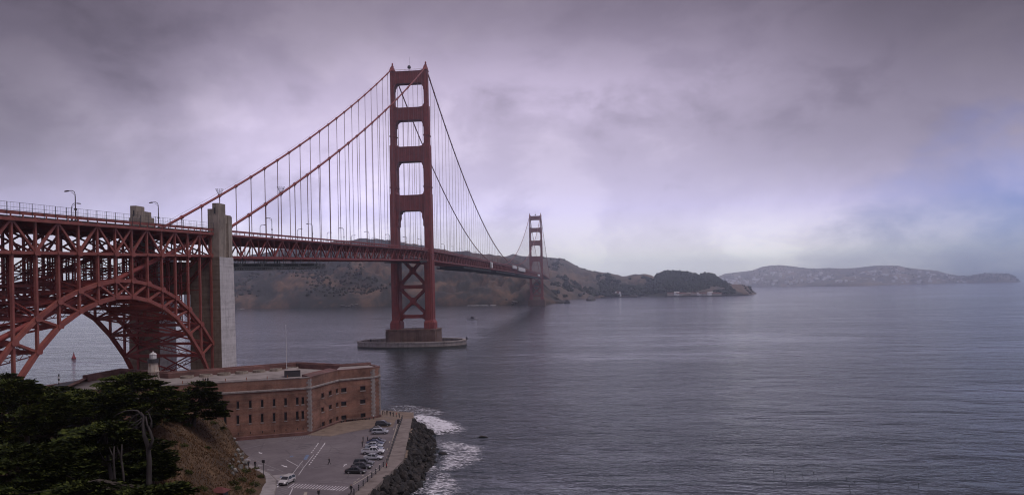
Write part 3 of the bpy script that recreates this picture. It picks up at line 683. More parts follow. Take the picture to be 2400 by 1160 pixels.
# deck
def strip(mb, x0, x1, f0, f1, y0, y1, step):
    ys_ = list(np.arange(y0, y1, step)) + [y1]
    for a_, b2 in zip(ys_[:-1], ys_[1:]):
        mb.hexa([(x0, a_, f0(a_)), (x1, a_, f0(a_)), (x1, b2, f0(b2)), (x0, b2, f0(b2))], [(x0, a_, f1(a_)), (x1, a_, f1(a_)), (x1, b2, f1(b2)), (x0, b2, f1(b2))])
    return mb
zo = lambda d: (lambda y: ztop(y) + d)
Y0, Y1 = -338.0, 1600.0
mb = MB(); strip(mb, -13.1, 13.1, zo(.15), zo(.5), Y0, Y1, 80); mb.build('deck_slab', M['asph_deck'], BR)
def railing(parent, y0, y1, sgn, mat, post_step=3.81, name='railing'):
    x = sgn * 14.6
    mb = MB(); strip(mb, x - .14, x + .14, zo(1.35), zo(2.05), y0, y1, 76); r_ = mb.build(name, mat, parent)
    mb = MB(); strip(mb, x - .35, x + .1, zo(-.1), zo(.5), y0, y1, 76); mb.build('edge_girder', mat, parent)
    mb = MB()
    for y in np.arange(y0 + .5, y1, post_step): mb.box(x - .1, x + .1, y - .1, y + .1, ztop(y) + .5, ztop(y) + 1.35)
    mb.build('railing_posts', mat, r_)['kind'] = 'stuff'
for sgn in (-1, 1): railing(BR, Y0, Y1, sgn, M['red'])

def trusspart(sgn):
    T = bpy.data.objects.new('stiffening_truss', None); COL.objects.link(T); T.parent = BR; ORIG[T.name] = (0, 0, 0)
    x = sgn * XT
    for nm, dz in (('top_chord', -.0), ('bottom_chord', -DEP)):
        mb = MB(); strip(mb, x - .42, x + .42, zo(dz - .5), zo(dz + .5), Y0, 0, 400); mb.build(nm, M['red'], T)
        mb = MB(); strip(mb, x - .42, x + .42, zo(dz - .5), zo(dz + .5), 0.02, Y1, 76); mb.build(nm, M['red'], T)
    post = beam_mesh('post', (0, 0, DEP - 1), .32, .32, M['red'])
    slope = 0.0295 * PAN
    dgu = beam_mesh('diagonal', (0, PAN, DEP - .9 + slope), .42, .5, M['red'])
    dgd = beam_mesh('diagonal', (0, PAN, -(DEP - .9) + slope), .42, .5, M['red'])
    for k in range(1, 45):
        y = -k * PAN; link('post', post, T, (x, y, ztop(y) - DEP + .5))
    for k in range(0, 44):
        y = -(k + 1) * PAN      # panel from y to y+PAN; peaks at even k
        if k % 2 == 0: link('diagonal', dgu if False else dgu, T, (x, y, ztop(y) - DEP + .45))
        else: link('diagonal', dgd, T, (x, y, ztop(y) - .45))
    mb = MB()
    for k in range(0, 168):
        y = k * PAN; mb.beam((x, y, ztop(y) - DEP), (x, y, ztop(y)), .3, .3)
        y2 = y + PAN
        if k % 2 == 0: mb.beam((x, y, ztop(y) - .3), (x, y2, ztop(y2) - DEP + .3), .42, .5)
        else: mb.beam((x, y, ztop(y) - DEP + .3), (x, y2, ztop(y2) - .3), .42, .5)
    mb.build('web_members', M['red'], T)['kind'] = 'stuff'
    if sgn > 0:
        g = MB(); g.slab([(-.62, -.8), (.62, -.8), (.95, .1), (.62, .6), (-.62, .6), (-.95, .1)], -.06, .06)
        vv = [(q[1], q[0], q[2]) for q in g.v]; g.v = vv; gm = g.mesh('gusset', M['red'])
        for k in range(2, 45, 2): link('gusset', gm, T, (x + .46, -k * PAN, ztop(-k * PAN) - .35))
    return T
for sgn in (-1, 1): trusspart(sgn)
# floor beams and bottom laterals
fb = MB().box(-13.6, 13.6, -.35, .35, -1.9, .1).mesh('floor_beam', M['red'])
fbl = MB().box(-13.6, 13.6, -.3, .3, -.35, .35).mesh('bottom_strut', M['red'])
lat = [beam_mesh('lateral_brace', (26.6, PAN * 2, 0.0295 * PAN * 2), .5, .5, M['red'], (0, 0, 1)), beam_mesh('lateral_brace', (26.6, -PAN * 2, -0.0295 * PAN * 2), .5, .5, M['red'], (0, 0, 1))]
FLO = bpy.data.objects.new('floor_system', None); COL.objects.link(FLO); FLO.parent = BR; ORIG[FLO.name] = (0, 0, 0)
for k in range(1, 45):
    y = -k * PAN; link('floor_beam', fb, FLO, (0, y, ztop(y))); link('bottom_strut', fbl, FLO, (0, y, ztop(y) - DEP - .03))
for k in range(2, 45, 2):
    y = -k * PAN; link('lateral_brace', lat[0], FLO, (-13.3, y, ztop(y) - DEP + .05)); link('lateral_brace', lat[1], FLO, (-13.3, y + 2 * PAN, ztop(y + 2 * PAN) - DEP - .45))
mb = MB()
for k in range(0, 168):
    y = k * PAN; z = ztop(y); mb.box(-13.6, 13.6, y - .35, y + .35, z - 1.9, z + .1); mb.box(-13.6, 13.6, y - .3, y + .3, z - DEP - .36, z - DEP + .34)
mb.build('floor_beams', M['red'], FLO)['kind'] = 'stuff'
mb = MB()
for xx in (-10, -6, -2, 2, 6, 10): strip(mb, xx - .2, xx + .2, zo(-.8), zo(.1), Y0, Y1, 100)
mb.build('stringers', M['red'], FLO)['kind'] = 'stuff'

# cables, bands, suspenders
for sgn in (-1, 1):
    x = sgn * XT
    ys_ = list(np.linspace(-343, -2, 60)) + list(np.linspace(2, 1278, 130)) + list(np.linspace(1282, 1600, 30))
    mb = MB(); mb.tube([(x, y, min(zcable(y), 223.4)) for y in ys_], .50, 10); cb = mb.build('main_cable', M['cable'], BR, smooth=True)
    mb = MB()
    hr = [(x + sgn * .45, y, min(zcable(y), 223.4) + 1.25) for y in ys_ if -335 < y < 700]
    mb.tube(hr, .035, 4, False); mb.build('hand_rope', M['steel_dk'], cb)
    dz = zcable(-160) - zcable(-161)
    for k in list(range(1, 23)):
        y = -k * 15.24; s = (zcable(y + .6) - zcable(y - .6)) / 1.2
        mb = MB(); mb.tube([(x, y - .55, zcable(y) - .55 * s), (x, y + .55, zcable(y) + .55 * s)], .72, 10); mb.build('cable_band', M['cable'], cb)
    mb = MB()
    for k in range(1, 84):
        y = k * 15.24; s = (zcable(y + .6) - zcable(y - .6)) / 1.2
        mb.tube([(x, y - .5, zcable(y) - .5 * s), (x, y + .5, zcable(y) + .5 * s)], .68, 6)
    mb.build('cable_bands', M['cable'], cb)['kind'] = 'stuff'
    for k in [q for q in range(-21, 84) if q]:
        y = k * 15.24; zt_ = zcable(y) - .5; zb_ = ztop(y) + .2
        if zt_ - zb_ < 1.5: continue
        mb = MB(); wd = .13 if k < 20 else .15
        for dy in (-.21, .21): mb.beam((x, y + dy, zb_), (x, y + dy, zt_), wd, wd)
        if k < 0:
            mb.tube([(x, y, zt_ - 1.4), (x, y, zt_ + .2)], [.16, .34], 6)
        mb.build('suspender', M['rope'], BR, fix=False)
    mb = MB()
    for k in range(1, 21):
        y = 1280 + k * 15.24
        if zcable(y) > ztop(y) + 2: mb.beam((x, y, ztop(y)), (x, y, zcable(y)), .2, .2)
    mb.build('suspender', M['rope'], BR, fix=False)
# round work cages on the west cable bands
for sgn, y in ((-1, -289.56), (1, -289.56)):
    mb = MB(); x = sgn * XT; zc = zcable(y)
    for i in range(12):
        t = 2 * math.pi * i / 12; mb.beam((x + .5 * math.cos(t), y + .5 * math.sin(t), zc + .6), (x + 1.6 * math.cos(t), y + 1.6 * math.sin(t), zc + 2.9), .06, .06)
        t2 = t + math.pi / 6
        for rr, zz_ in ((1.6, 2.9), (1.25, 2.1)): mb.beam((x + rr * math.cos(t), y + rr * math.sin(t), zc + zz_), (x + rr * math.cos(t2), y + rr * math.sin(t2), zc + zz_), .06, .06, (0, 0, 1))
    mb.build('inspection_cage', M['steel_dk'], BR)

# ------------------------------------------------------------------ arch span over the fort
AR = thing('steel_arch_span', (0, -395, 4.5), 'vermilion steel arch span carrying the approach deck over the brick fort', 'arch bridge')
YN = [-350.2 - 7.575 * i for i in range(14)]
UPZ = [28.1, 34.9, 40.1, 44.0, 46.6, 48.4, 49.3, 49.3, 48.4, 46.6, 44.0, 40.1, 34.9, 28.1]
LOZ = [14.5, 24.6, 32.1, 37.8, 41.3, 43.5, 44.7, 44.7, 43.5, 41.3, 37.9, 32.2, 24.8, 13.5]
zT = lambda i: 65.75 - 0.208 * i
zB = lambda i: 58.25 - 0.225 * i
def rib(sgn):
    x = sgn * XT; mat = M['red2'] if sgn > 0 else M['red']  # far rib gets the darker red: interior shade put into its colour
    R_ = bpy.data.objects.new('arch_rib', None); COL.objects.link(R_); R_.parent = AR; ORIG[R_.name] = (0, -395, 4.5)
    bm_ = lambda nm, p, q, w_, h_: MB().beam(p, q, w_, h_).build(nm, mat, R_, fix=False)
    e = 0.02
    for i in range(13):
        a_, c_ = i, i + 1
        bm_('top_chord', (x, YN[a_], zT(a_)), (x, YN[c_], zT(c_)), .85, .85)
        bm_('bottom_chord', (x, YN[a_], zB(a_)), (x, YN[c_], zB(c_)), .8, .75)
        bm_('arch_upper_chord', (x, YN[a_], UPZ[a_]), (x, YN[c_], UPZ[c_]), .95, 1.0)
        bm_('arch_lower_chord', (x, YN[a_], LOZ[a_]), (x, YN[c_], LOZ[c_]), 1.05, 1.1)
        # spandrel web of the deck truss
        up_first = (i % 2 == 0) if i < 6 else (i % 2 == 1)
        if i == 6:
            bm_('diagonal', (x - .1, YN[6], zB(6)), (x - .1, YN[7], zT(7)), .4, .55); bm_('diagonal', (x + .1, YN[6], zT(6)), (x + .1, YN[7], zB(7)), .4, .55)
        elif up_first: bm_('diagonal', (x, YN[i], zB(i)), (x, YN[i + 1], zT(i + 1)), .5, .6)
        else: bm_('diagonal', (x, YN[i], zT(i)), (x, YN[i + 1], zB(i + 1)), .5, .6)
        # arch web
        if i == 6:
            bm_('arch_diagonal', (x - .1, YN[6], UPZ[6]), (x - .1, YN[7], LOZ[7]), .4, .5); bm_('arch_diagonal', (x + .1, YN[6], LOZ[6]), (x + .1, YN[7], UPZ[7]), .4, .5)
        elif i < 6: bm_('arch_diagonal', (x, YN[i], UPZ[i]), (x, YN[i + 1], LOZ[i + 1]), .45, .6)
        else: bm_('arch_diagonal', (x, YN[i], LOZ[i]), (x, YN[i + 1], UPZ[i + 1]), .45, .6)
    gus = MB(); gus.add([(.0, a_, c_) for a_, c_ in ((-1.25, -.35), (-.85, -.8), (.85, -.8), (1.25, -.35), (1.25, .3), (.7, 1.0), (-.7, 1.0), (-1.25, .3))] + [(.12, a_, c_) for a_, c_ in ((-1.25, -.35), (-.85, -.8), (.85, -.8), (1.25, -.35), (1.25, .3), (.7, 1.0), (-.7, 1.0), (-1.25, .3))],
        [tuple(range(8))[::-1], tuple(range(8, 16))] + [(k, (k + 1) % 8, 8 + (k + 1) % 8, 8 + k) for k in range(8)])
    gm = gus.mesh('gusset_plate', mat)
    off = np.array((0, -395, 4.5))
    for i in range(14):
        bm_('column', (x, YN[i], UPZ[i]), (x, YN[i], zB(i)), .66, .66)
        bm_('post', (x, YN[i], zB(i)), (x, YN[i], zT(i)), .58, .6)
        bm_('arch_post', (x, YN[i], LOZ[i] if i not in (0, 13) else 5.0), (x, YN[i], UPZ[i]), .65 if i not in (0, 13) else .8, .65)
        if sgn > 0:
            big = i in (0, 2, 4, 6, 7, 9, 11, 13)
            for z, sc in ((zB(i), .85 if big else .5), (UPZ[i], .9), (LOZ[i], .78), (zT(i), .6)):
                g_ = link('gusset_plate', gm, R_, tuple(np.array((x + .58, YN[i], z)) - off)); g_.scale = (1, sc, sc)
    return R_
rE = rib(1); rW = rib(-1)
# transverse frames between the ribs
CF = bpy.data.objects.new('cross_frames', None); COL.objects.link(CF); CF.parent = AR; ORIG[CF.name] = (0, -395, 4.5)
def cbm(nm, p, q, w_, h_, sd=(0, 1, 0)): return MB().beam(p, q, w_, h_, sd).build(nm, M['red'], CF, fix=False)  # darker red here paints in the shade inside the arch
def laced(nm, p, q, dpt=1.2, w_=.22):   # latticed strut: two flanges with zigzag lacing
    p = np.array(p, float); q = np.array(q, float); mb = MB(); d = (q - p); ln = np.linalg.norm(d); d /= ln
    a_ = np.cross(d, (0, 1, 0)) if abs(d[1]) < .8 else np.cross(d, (1, 0, 0)); a_ = a_ / np.linalg.norm(a_) * dpt / 2
    for s in (-1, 1): mb.beam(p + s * a_, q + s * a_, .5, w_, np.cross(d, a_))
    n_ = max(4, int(ln / (dpt * 1.0)))
    for k in range(n_):
        s = 1 if k % 2 else -1; mb.beam(p + d * ln * k / n_ + s * a_, p + d * ln * (k + 1) / n_ - s * a_, .12, .14, np.cross(d, a_))
    return mb.build(nm, M['red'], CF, fix=False)  # same darker red, standing in for the shade between the ribs
for i in range(14):
    y = YN[i]
    cbm('floor_beam', (-13.4, y, zT(i) - .4), (13.4, y, zT(i) - .4), .6, 2.0)
    cbm('cross_strut', (-13.4, y, zB(i)), (13.4, y, zB(i)), .7, .9)
    cbm('cross_strut', (-13.4, y, UPZ[i]), (13.4, y, UPZ[i]), .8, .9)
    cbm('cross_strut', (-13.4, y, LOZ[i]), (13.4, y, LOZ[i]), .9, 1.0)
    # sway bracing: inverted knee frames under the deck
    cbm('sway_brace', (-13.4, y, zB(i)), (0, y, zT(i) - 1.5), .4, .45); cbm('sway_brace', (13.4, y, zB(i)), (0, y, zT(i) - 1.5), .4, .45)
    cbm('sway_brace', (-13.4, y + .1, UPZ[i]), (13.4, y + .1, LOZ[i]), .4, .4); cbm('sway_brace', (13.4, y - .1, UPZ[i]), (-13.4, y - .1, LOZ[i]), .4, .4)
    if i % 2 == 1 or i in (0, 13):
        laced('column_brace', (-13.4, y + .15, UPZ[i] + .6), (13.4, y + .15, zB(i) - .5), .9)
        laced('column_brace', (13.4, y - .15, UPZ[i] + .6), (-13.4, y - .15, zB(i) - .5), .9)
for i in range(1, 13):
    for xx in (-6.5, 6.5):
        zlo = UPZ[i] + .3
        if zB(i) - zlo > 4: laced('inner_column', (xx, YN[i] + .5, zlo), (xx, YN[i] + .5, zB(i) - .4), .7, .2)
    cbm('column_tie', (-13.4, YN[i] + .3, (UPZ[i] + zB(i)) / 2), (13.4, YN[i] + .3, (UPZ[i] + zB(i)) / 2), .25, .3)
for i in range(0, 13):
    j = i + 1
    s = 1 if i % 2 else -1
    cbm('lower_lateral', (-s * 13.2, YN[i], LOZ[i] + .1), (s * 13.2, YN[j], LOZ[j] + .1), .5, .5, (0, 0, 1))
    laced('lower_lateral', (s * 13.2, YN[i], LOZ[i] - .2), (-s * 13.2, YN[j], LOZ[j] - .2), 1.2)
    cbm('upper_lateral', (-s * 13.2, YN[i], UPZ[i]), (s * 13.2, YN[j], UPZ[j]), .5, .5, (0, 0, 1))
    cbm('upper_lateral', (s * 13.2, YN[i], UPZ[i] + .1), (-s * 13.2, YN[j], UPZ[j] + .1), .5, .5, (0, 0, 1))
    cbm('deck_lateral', (-13.2, YN[i], zB(i)), (13.2, YN[j], zB(j)), .4, .4, (0, 0, 1)); cbm('deck_lateral', (13.2, YN[i], zB(i) + .2), (-13.2, YN[j], zB(j) + .2), .4, .4, (0, 0, 1))
mb = MB()
for xx in (-10, -6, -2, 2, 6, 10): mb.hexa([(xx - .2, YN[13] - 20, zT(15.6) + .1), (xx + .2, YN[13] - 20, zT(15.6) + .1), (xx + .2, -339, zT(-1.3) + .1), (xx - .2, -339, zT(-1.3) + .1)], [(xx - .2, YN[13] - 20, zT(15.6) + .9), (xx + .2, YN[13] - 20, zT(15.6) + .9), (xx + .2, -339, zT(-1.3) + .9), (xx - .2, -339, zT(-1.3) + .9)])
mb.build('stringers', M['red2'], CF)['kind'] = 'stuff'
mb = MB(); strip(mb, -13.1, 13.1, zo(.9), zo(1.2), -520, -339.5, 200); mb.build('deck_slab', M['asph_deck'], AR)
mb = MB(); strip(mb, 14.46, 14.74, zo(1.35), zo(2.15), -520, -349.8, 200); rl = mb.build('railing', M['red2'], AR)
mb = MB(); strip(mb, 14.1, 14.75, zo(-.1), zo(.62), -520, -349.8, 200); mb.build('edge_girder', M['red2'], AR)
mb = MB(); strip(mb, -14.74, -14.46, zo(1.35), zo(2.15), -520, -349.8, 200); rlw = mb.build('railing', M['red2'], AR)
pst = MB().box(-.12, .12, -.12, .12, 0, 1.6).mesh('rail_post', M['red2'])
brk = MB(); brk.add([(-1.2, -.25, -.6), (.5, -.25, .2), (.5, -.25, .6), (-1.2, -.25, .6), (-1.2, .25, -.6), (.5, .25, .2), (.5, .25, .6), (-1.2, .25, .6)], [(0, 1, 2, 3), (7, 6, 5, 4), (0, 4, 5, 1), (1, 5, 6, 2), (2, 6, 7, 3), (3, 7, 4, 0)])
brkm = brk.mesh('bracket', M['red2'])
for k in range(0, 27):
    y = -351.0 - k * 3.8
    for s, p_ in ((1, rl), (-1, rlw)): link('rail_post', pst, p_, tuple(np.array((s * 14.6, y, ztop(y) - .1)) - off if False else np.array((s * 14.6, y, ztop(y) + .5)) - np.array((0, -395, 4.5))))
for i in range(14): link('bracket', brkm, AR, tuple(np.array((14.3, YN[i], ztop(YN[i]) + .2)) - np.array((0, -395, 4.5))))
# tall mesh fence above the railing
fpost = MB().box(-.05, .05, -.05, .05, 0, 3.4).mesh('fence_post', M['steel_dk'])
for s in (1, -1):
    y0f = -520 if s > 0 else -460
    mb = MB()
    for h_ in (4.0, 2.9, 2.3): strip(mb, s * 14.9 - .03, s * 14.9 + .03, zo(h_), zo(h_ + .06), y0f, -350, 200)
    for y in np.arange(-470, -350, .95): mb.box(s * 14.9 - .012, s * 14.9 + .012, y - .012, y + .012, ztop(y) + 2, ztop(y) + 4)
    fo = mb.build('safety_fence', M['steel_dk'], AR)
    for k in range(0, 31): link('fence_post', fpost, fo, tuple(np.array((s * 14.9, -350 - k * 3.9, ztop(-350 - k * 3.9) + .7)) - np.array((0, -395, 4.5))))
mb = MB()
for h_ in (4.0, 3.0): strip(mb, -14.93, -14.87, zo(h_), zo(h_ + .06), -335, -235, 200)
for y in np.arange(-335, -235, 1.9): mb.box(-14.92, -14.88, y - .03, y + .03, ztop(y) + 1.9, ztop(y) + 4.0)
mb.build('safety_fence', M['steel_dk'], BR)
# backstay cable housings running down to the anchorage
for s in (1, -1):
    mb = MB(); mb.tube([(s * 12.0, -338, 69.5), (s * 12.0, -359.7, 62.3), (s * 12.0, -397, 50.8), (s * 12.0, -444, 35.6), (s * 12.0, -480, 24)], .68, 12); mb.build('backstay_cable', M['cable'], BR, smooth=True)

# ------------------------------------------------------------------ concrete pylons
def pylon(yc, label, two=True):
    P = thing('concrete_pylon', (0, yc, 4.0), label, 'pylon', 'concrete pylons')
    for s in (1, -1):
        sx = lambda a_, c_: (min(s * a_, s * c_), max(s * a_, s * c_))
        mb = MB()
        def bx(xa, xb, ya, yb, z0, z1): xa, xb = sx(xa, xb); mb.box(xa, xb, yc + ya, yc + yb, z0, z1)
        bx(14.05, 16.3, -3.6, 1.4, 58, 76.6)             # tallest block
        bx(12.1, 14.05, -3.2, 2.4, 58, 74.7)             # inner shoulder
        bx(13.2, 16.0, 1.4, 6.0, 58, 73.0)               # far shoulder
        bx(16.0, 16.45, 3.2, 5.9, 57.6, 72.6)
        bx(13.1, 16.5, -4.0, -3.6, 57.6, 72.4)
        bx(16.3, 16.55, -3.4, .6, 57.4, 71.8)            # pilaster on the outer face
        mb.build('upper_shaft', M['conc_tan'], P)
        mb = MB()
        xa, xb = sx(6.0, 16.6); x2, x3 = sx(5.4, 17.3)
        mb.hexa([(x2, yc - 4.9, 3), (x3, yc - 4.9, 3), (x3, yc + 6.0, 3), (x2, yc + 6.0, 3)], [(xa, yc - 4.1, 57.9), (xb, yc - 4.1, 57.9), (xb, yc + 6.1, 57.9), (xa, yc + 6.1, 57.9)])
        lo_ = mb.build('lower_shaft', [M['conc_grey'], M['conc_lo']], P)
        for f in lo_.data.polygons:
            if abs(f.normal.x) < .5: f.material_index = 1  # sides under the arch take darker concrete, their shade put into the colour
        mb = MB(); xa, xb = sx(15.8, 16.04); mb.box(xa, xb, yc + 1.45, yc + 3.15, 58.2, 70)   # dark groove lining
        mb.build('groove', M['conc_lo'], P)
        mb = MB(); xa, xb = sx(14.7, 15.2); mb.box(xa, xb, yc - 3.66, yc - 3.5, 72.9, 75.0); mb.build('slot_window', M['dark'], P)
        mb = MB(); xa, xb = sx(13.4, 16.0); mb.box(xa, xb, yc - 4.32, yc - 4.1, 50, 57); mb.build('recessed_panel', M['conc_lo'], P)
    mb = MB(); mb.box(-5.9, 5.9, yc - 1.0, yc + 3.4, 45, 56.5)
    mb.build('lintel', M['conc_lo'], P)
    return P
pylon(-345.6, 'tall tan concrete pylon where the arch span meets the suspended deck')

# ------------------------------------------------------------------ street lamps on the deck
def make_lamp():
    o = thing('street_lamp', (0, 0, 0), 'x', 'street lamp', 'street lamps along the bridge deck')
    mb = MB(); mb.tube([(0, 0, 0), (0, 0, 7.0)], [.17, .12], 8); mb.box(-.28, .28, -.28, .28, 0, .9); mb.box(-.22, .22, -.22, .22, 3.4, 3.9); mb.build('pole', M['lamp_dk'], o)
    mb = MB(); pts = [(0, 0, 6.8), (0, 0, 7.5), (-.25, 0, 8.15), (-.8, 0, 8.5), (-1.5, 0, 8.5), (-2.0, 0, 8.42)]; mb.tube(pts, .09, 6); mb.tube([(0, 0, 7.0), (-.5, 0, 7.75), (-1.2, 0, 8.15)], .05, 5); mb.build('arm', M['lamp_dk'], o)
    mb = MB(); mb.add([(-1.8, -.24, 8.3), (-1.8, .24, 8.3), (-2.9, .28, 8.2), (-2.9, -.28, 8.2), (-1.9, -.16, 8.62), (-1.9, .16, 8.62), (-2.8, .18, 8.5), (-2.8, -.18, 8.5)], [(0, 1, 2, 3), (7, 6, 5, 4), (0, 4, 5, 1), (1, 5, 6, 2), (2, 6, 7, 3), (3, 7, 4, 0)]); mb.build('lamp_head', M['lamp_dk'], o)
    return o
lamp0 = make_lamp(); used = [False]
def put_lamp(y, s, label):
    o = lamp0 if not used[0] else copy_tree(lamp0); used[0] = True
    o.location = (s * 12.6, y, ztop(y) + .5); o.rotation_euler.z = 0 if s > 0 else math.pi; o['label'] = label
names = ['first', 'second', 'third', 'fourth', 'fifth', 'sixth', 'seventh', 'eighth', 'ninth', 'tenth', 'eleventh', 'twelfth']
put_lamp(-417.6, 1, 'tall dark hooked street lamp nearest the left edge on the arch span deck')
put_lamp(-379.8, 1, 'dark hooked street lamp just left of the near concrete pylon')
put_lamp(-384.5, -1, 'small far side street lamp beside the leftmost tall lamp')
for i in range(7):
    put_lamp(-296.8 + 45.72 * i, 1, f'{names[i]} near side street lamp right of the concrete pylon before the near tower')
for i in range(6):
    put_lamp(-252.7 + 45.72 * i, -1, f'{names[i]} far side street lamp right of the concrete pylon before the near tower')
for i in range(10):
    put_lamp(22.0 + 45.72 * i, 1, f'{names[i]} near side street lamp beyond the near tower')
    put_lamp(20.0 + 45.72 * i, -1, f'{names[i]} far side street lamp beyond the near tower')

# ------------------------------------------------------------------ maintenance platforms and wraps under / on the deck
def platform(y0, y1, drop, label, bays):
    P = thing('maintenance_scaffold', (0, (y0 + y1) / 2, ztop(y0) - DEP - drop), label, 'scaffold', 'maintenance scaffolds under the deck')
    mb = MB(); strip(mb, -12, 15.2, zo(-DEP - drop), zo(-DEP - drop + .35), y0, y1, 300); mb.build('platform_deck', M['scaf'], P)
    for xx in (15.2, -12.0):
        mb = MB(); strip(mb, xx - .08, xx + .08, zo(-DEP - drop + .9), zo(-DEP - drop + 1.5), y0, y1, 300); strip(mb, xx - .08, xx + .08, zo(-DEP - drop + 2.2), zo(-DEP - drop + 2.4), y0, y1, 300)
        n_ = int((y1 - y0) / 1.9)
        for k in range(n_ + 1):
            y = y0 + (y1 - y0) * k / n_; mb.beam((xx, y, ztop(y) - DEP - drop), (xx, y, ztop(y) - DEP - drop + 2.6), .14, .14)
            if k < n_: y2 = y0 + (y1 - y0) * (k + 1) / n_; mb.beam((xx, y, ztop(y) - DEP - drop + .2), (xx, y2, ztop(y2) - DEP - drop + 1.2), .1, .1)
        mb.build('guard_frame', M['scaf'], P)
    for k in range(bays):
        y = y0 + (y1 - y0) * (k + .5) / bays; mb = MB()
        for xx in (-11, -4, 4, 11, 15):
            mb.beam((xx, y - 1.6, ztop(y) - DEP - drop + .3), (xx, y - 1.6, ztop(y) - DEP), .2, .2); mb.beam((xx, y - 1.6, ztop(y) - DEP - drop + .3), (xx, y + 1.6, ztop(y) - DEP - .3), .14, .14)
        mb.box(-11.5, 14, y - 2.2, y + 1.0, ztop(y) - DEP - drop + 1.2, ztop(y) - DEP - drop + 2.7)
        mb.build('hanger_frame', M['scaf'], P)
    return P
platform(-337, -242, 4.9, 'dark grey maintenance scaffold hung under the deck right of the pylon', 5)
platform(-40, -17, 1.6, 'short dark maintenance scaffold under the deck left of the near tower', 2)
platform(150, 350, 4.0, 'long dark maintenance scaffold under the main span right of the near tower', 7)
platform(400, 640, 4.2, 'dark maintenance scaffold under the middle of the main span', 7)
platform(690, 1150, 4.6, 'hazy dark maintenance scaffold under the deck approaching the far tower', 9)
def wrap(y, ln, z0, z1, label):
    mb = MB(); x0, x1 = 14.9, 17.0; yy = np.linspace(y - ln / 2, y + ln / 2, 5)
    for a_, c_ in zip(yy[:-1], yy[1:]):
        j = [random.uniform(-.3, .3) for _ in range(4)]
        mb.hexa([(x0, a_, ztop(a_) + z0 + j[0]), (x1 + j[1], a_, ztop(a_) + z0), (x1 + j[2], c_, ztop(c_) + z0), (x0, c_, ztop(c_) + z0 + j[0])], [(x0, a_, ztop(a_) + z1), (x1 - .5, a_, ztop(a_) + z1 - .6 + j[3]), (x1 - .5, c_, ztop(c_) + z1 - .6), (x0, c_, ztop(c_) + z1)])
    o = mb.build('white_tarp', M['white']); tag(o, label, 'tarp', 'white tarps on the bridge')
wrap(352, 14, -6.8, .6, 'narrow white tarp hung down the main span truss left of mid span')
wrap(625, 60, -2.2, 3.2, 'white wrapped box on the main span edge at mid span, left of a pair')
wrap(745, 120, -4.2, 2.5, 'longer white wrapped box on the main span edge, right of a pair')
wrap(1150, 60, -6.5, -2.0, 'small white tarp on the truss beside the far tower')
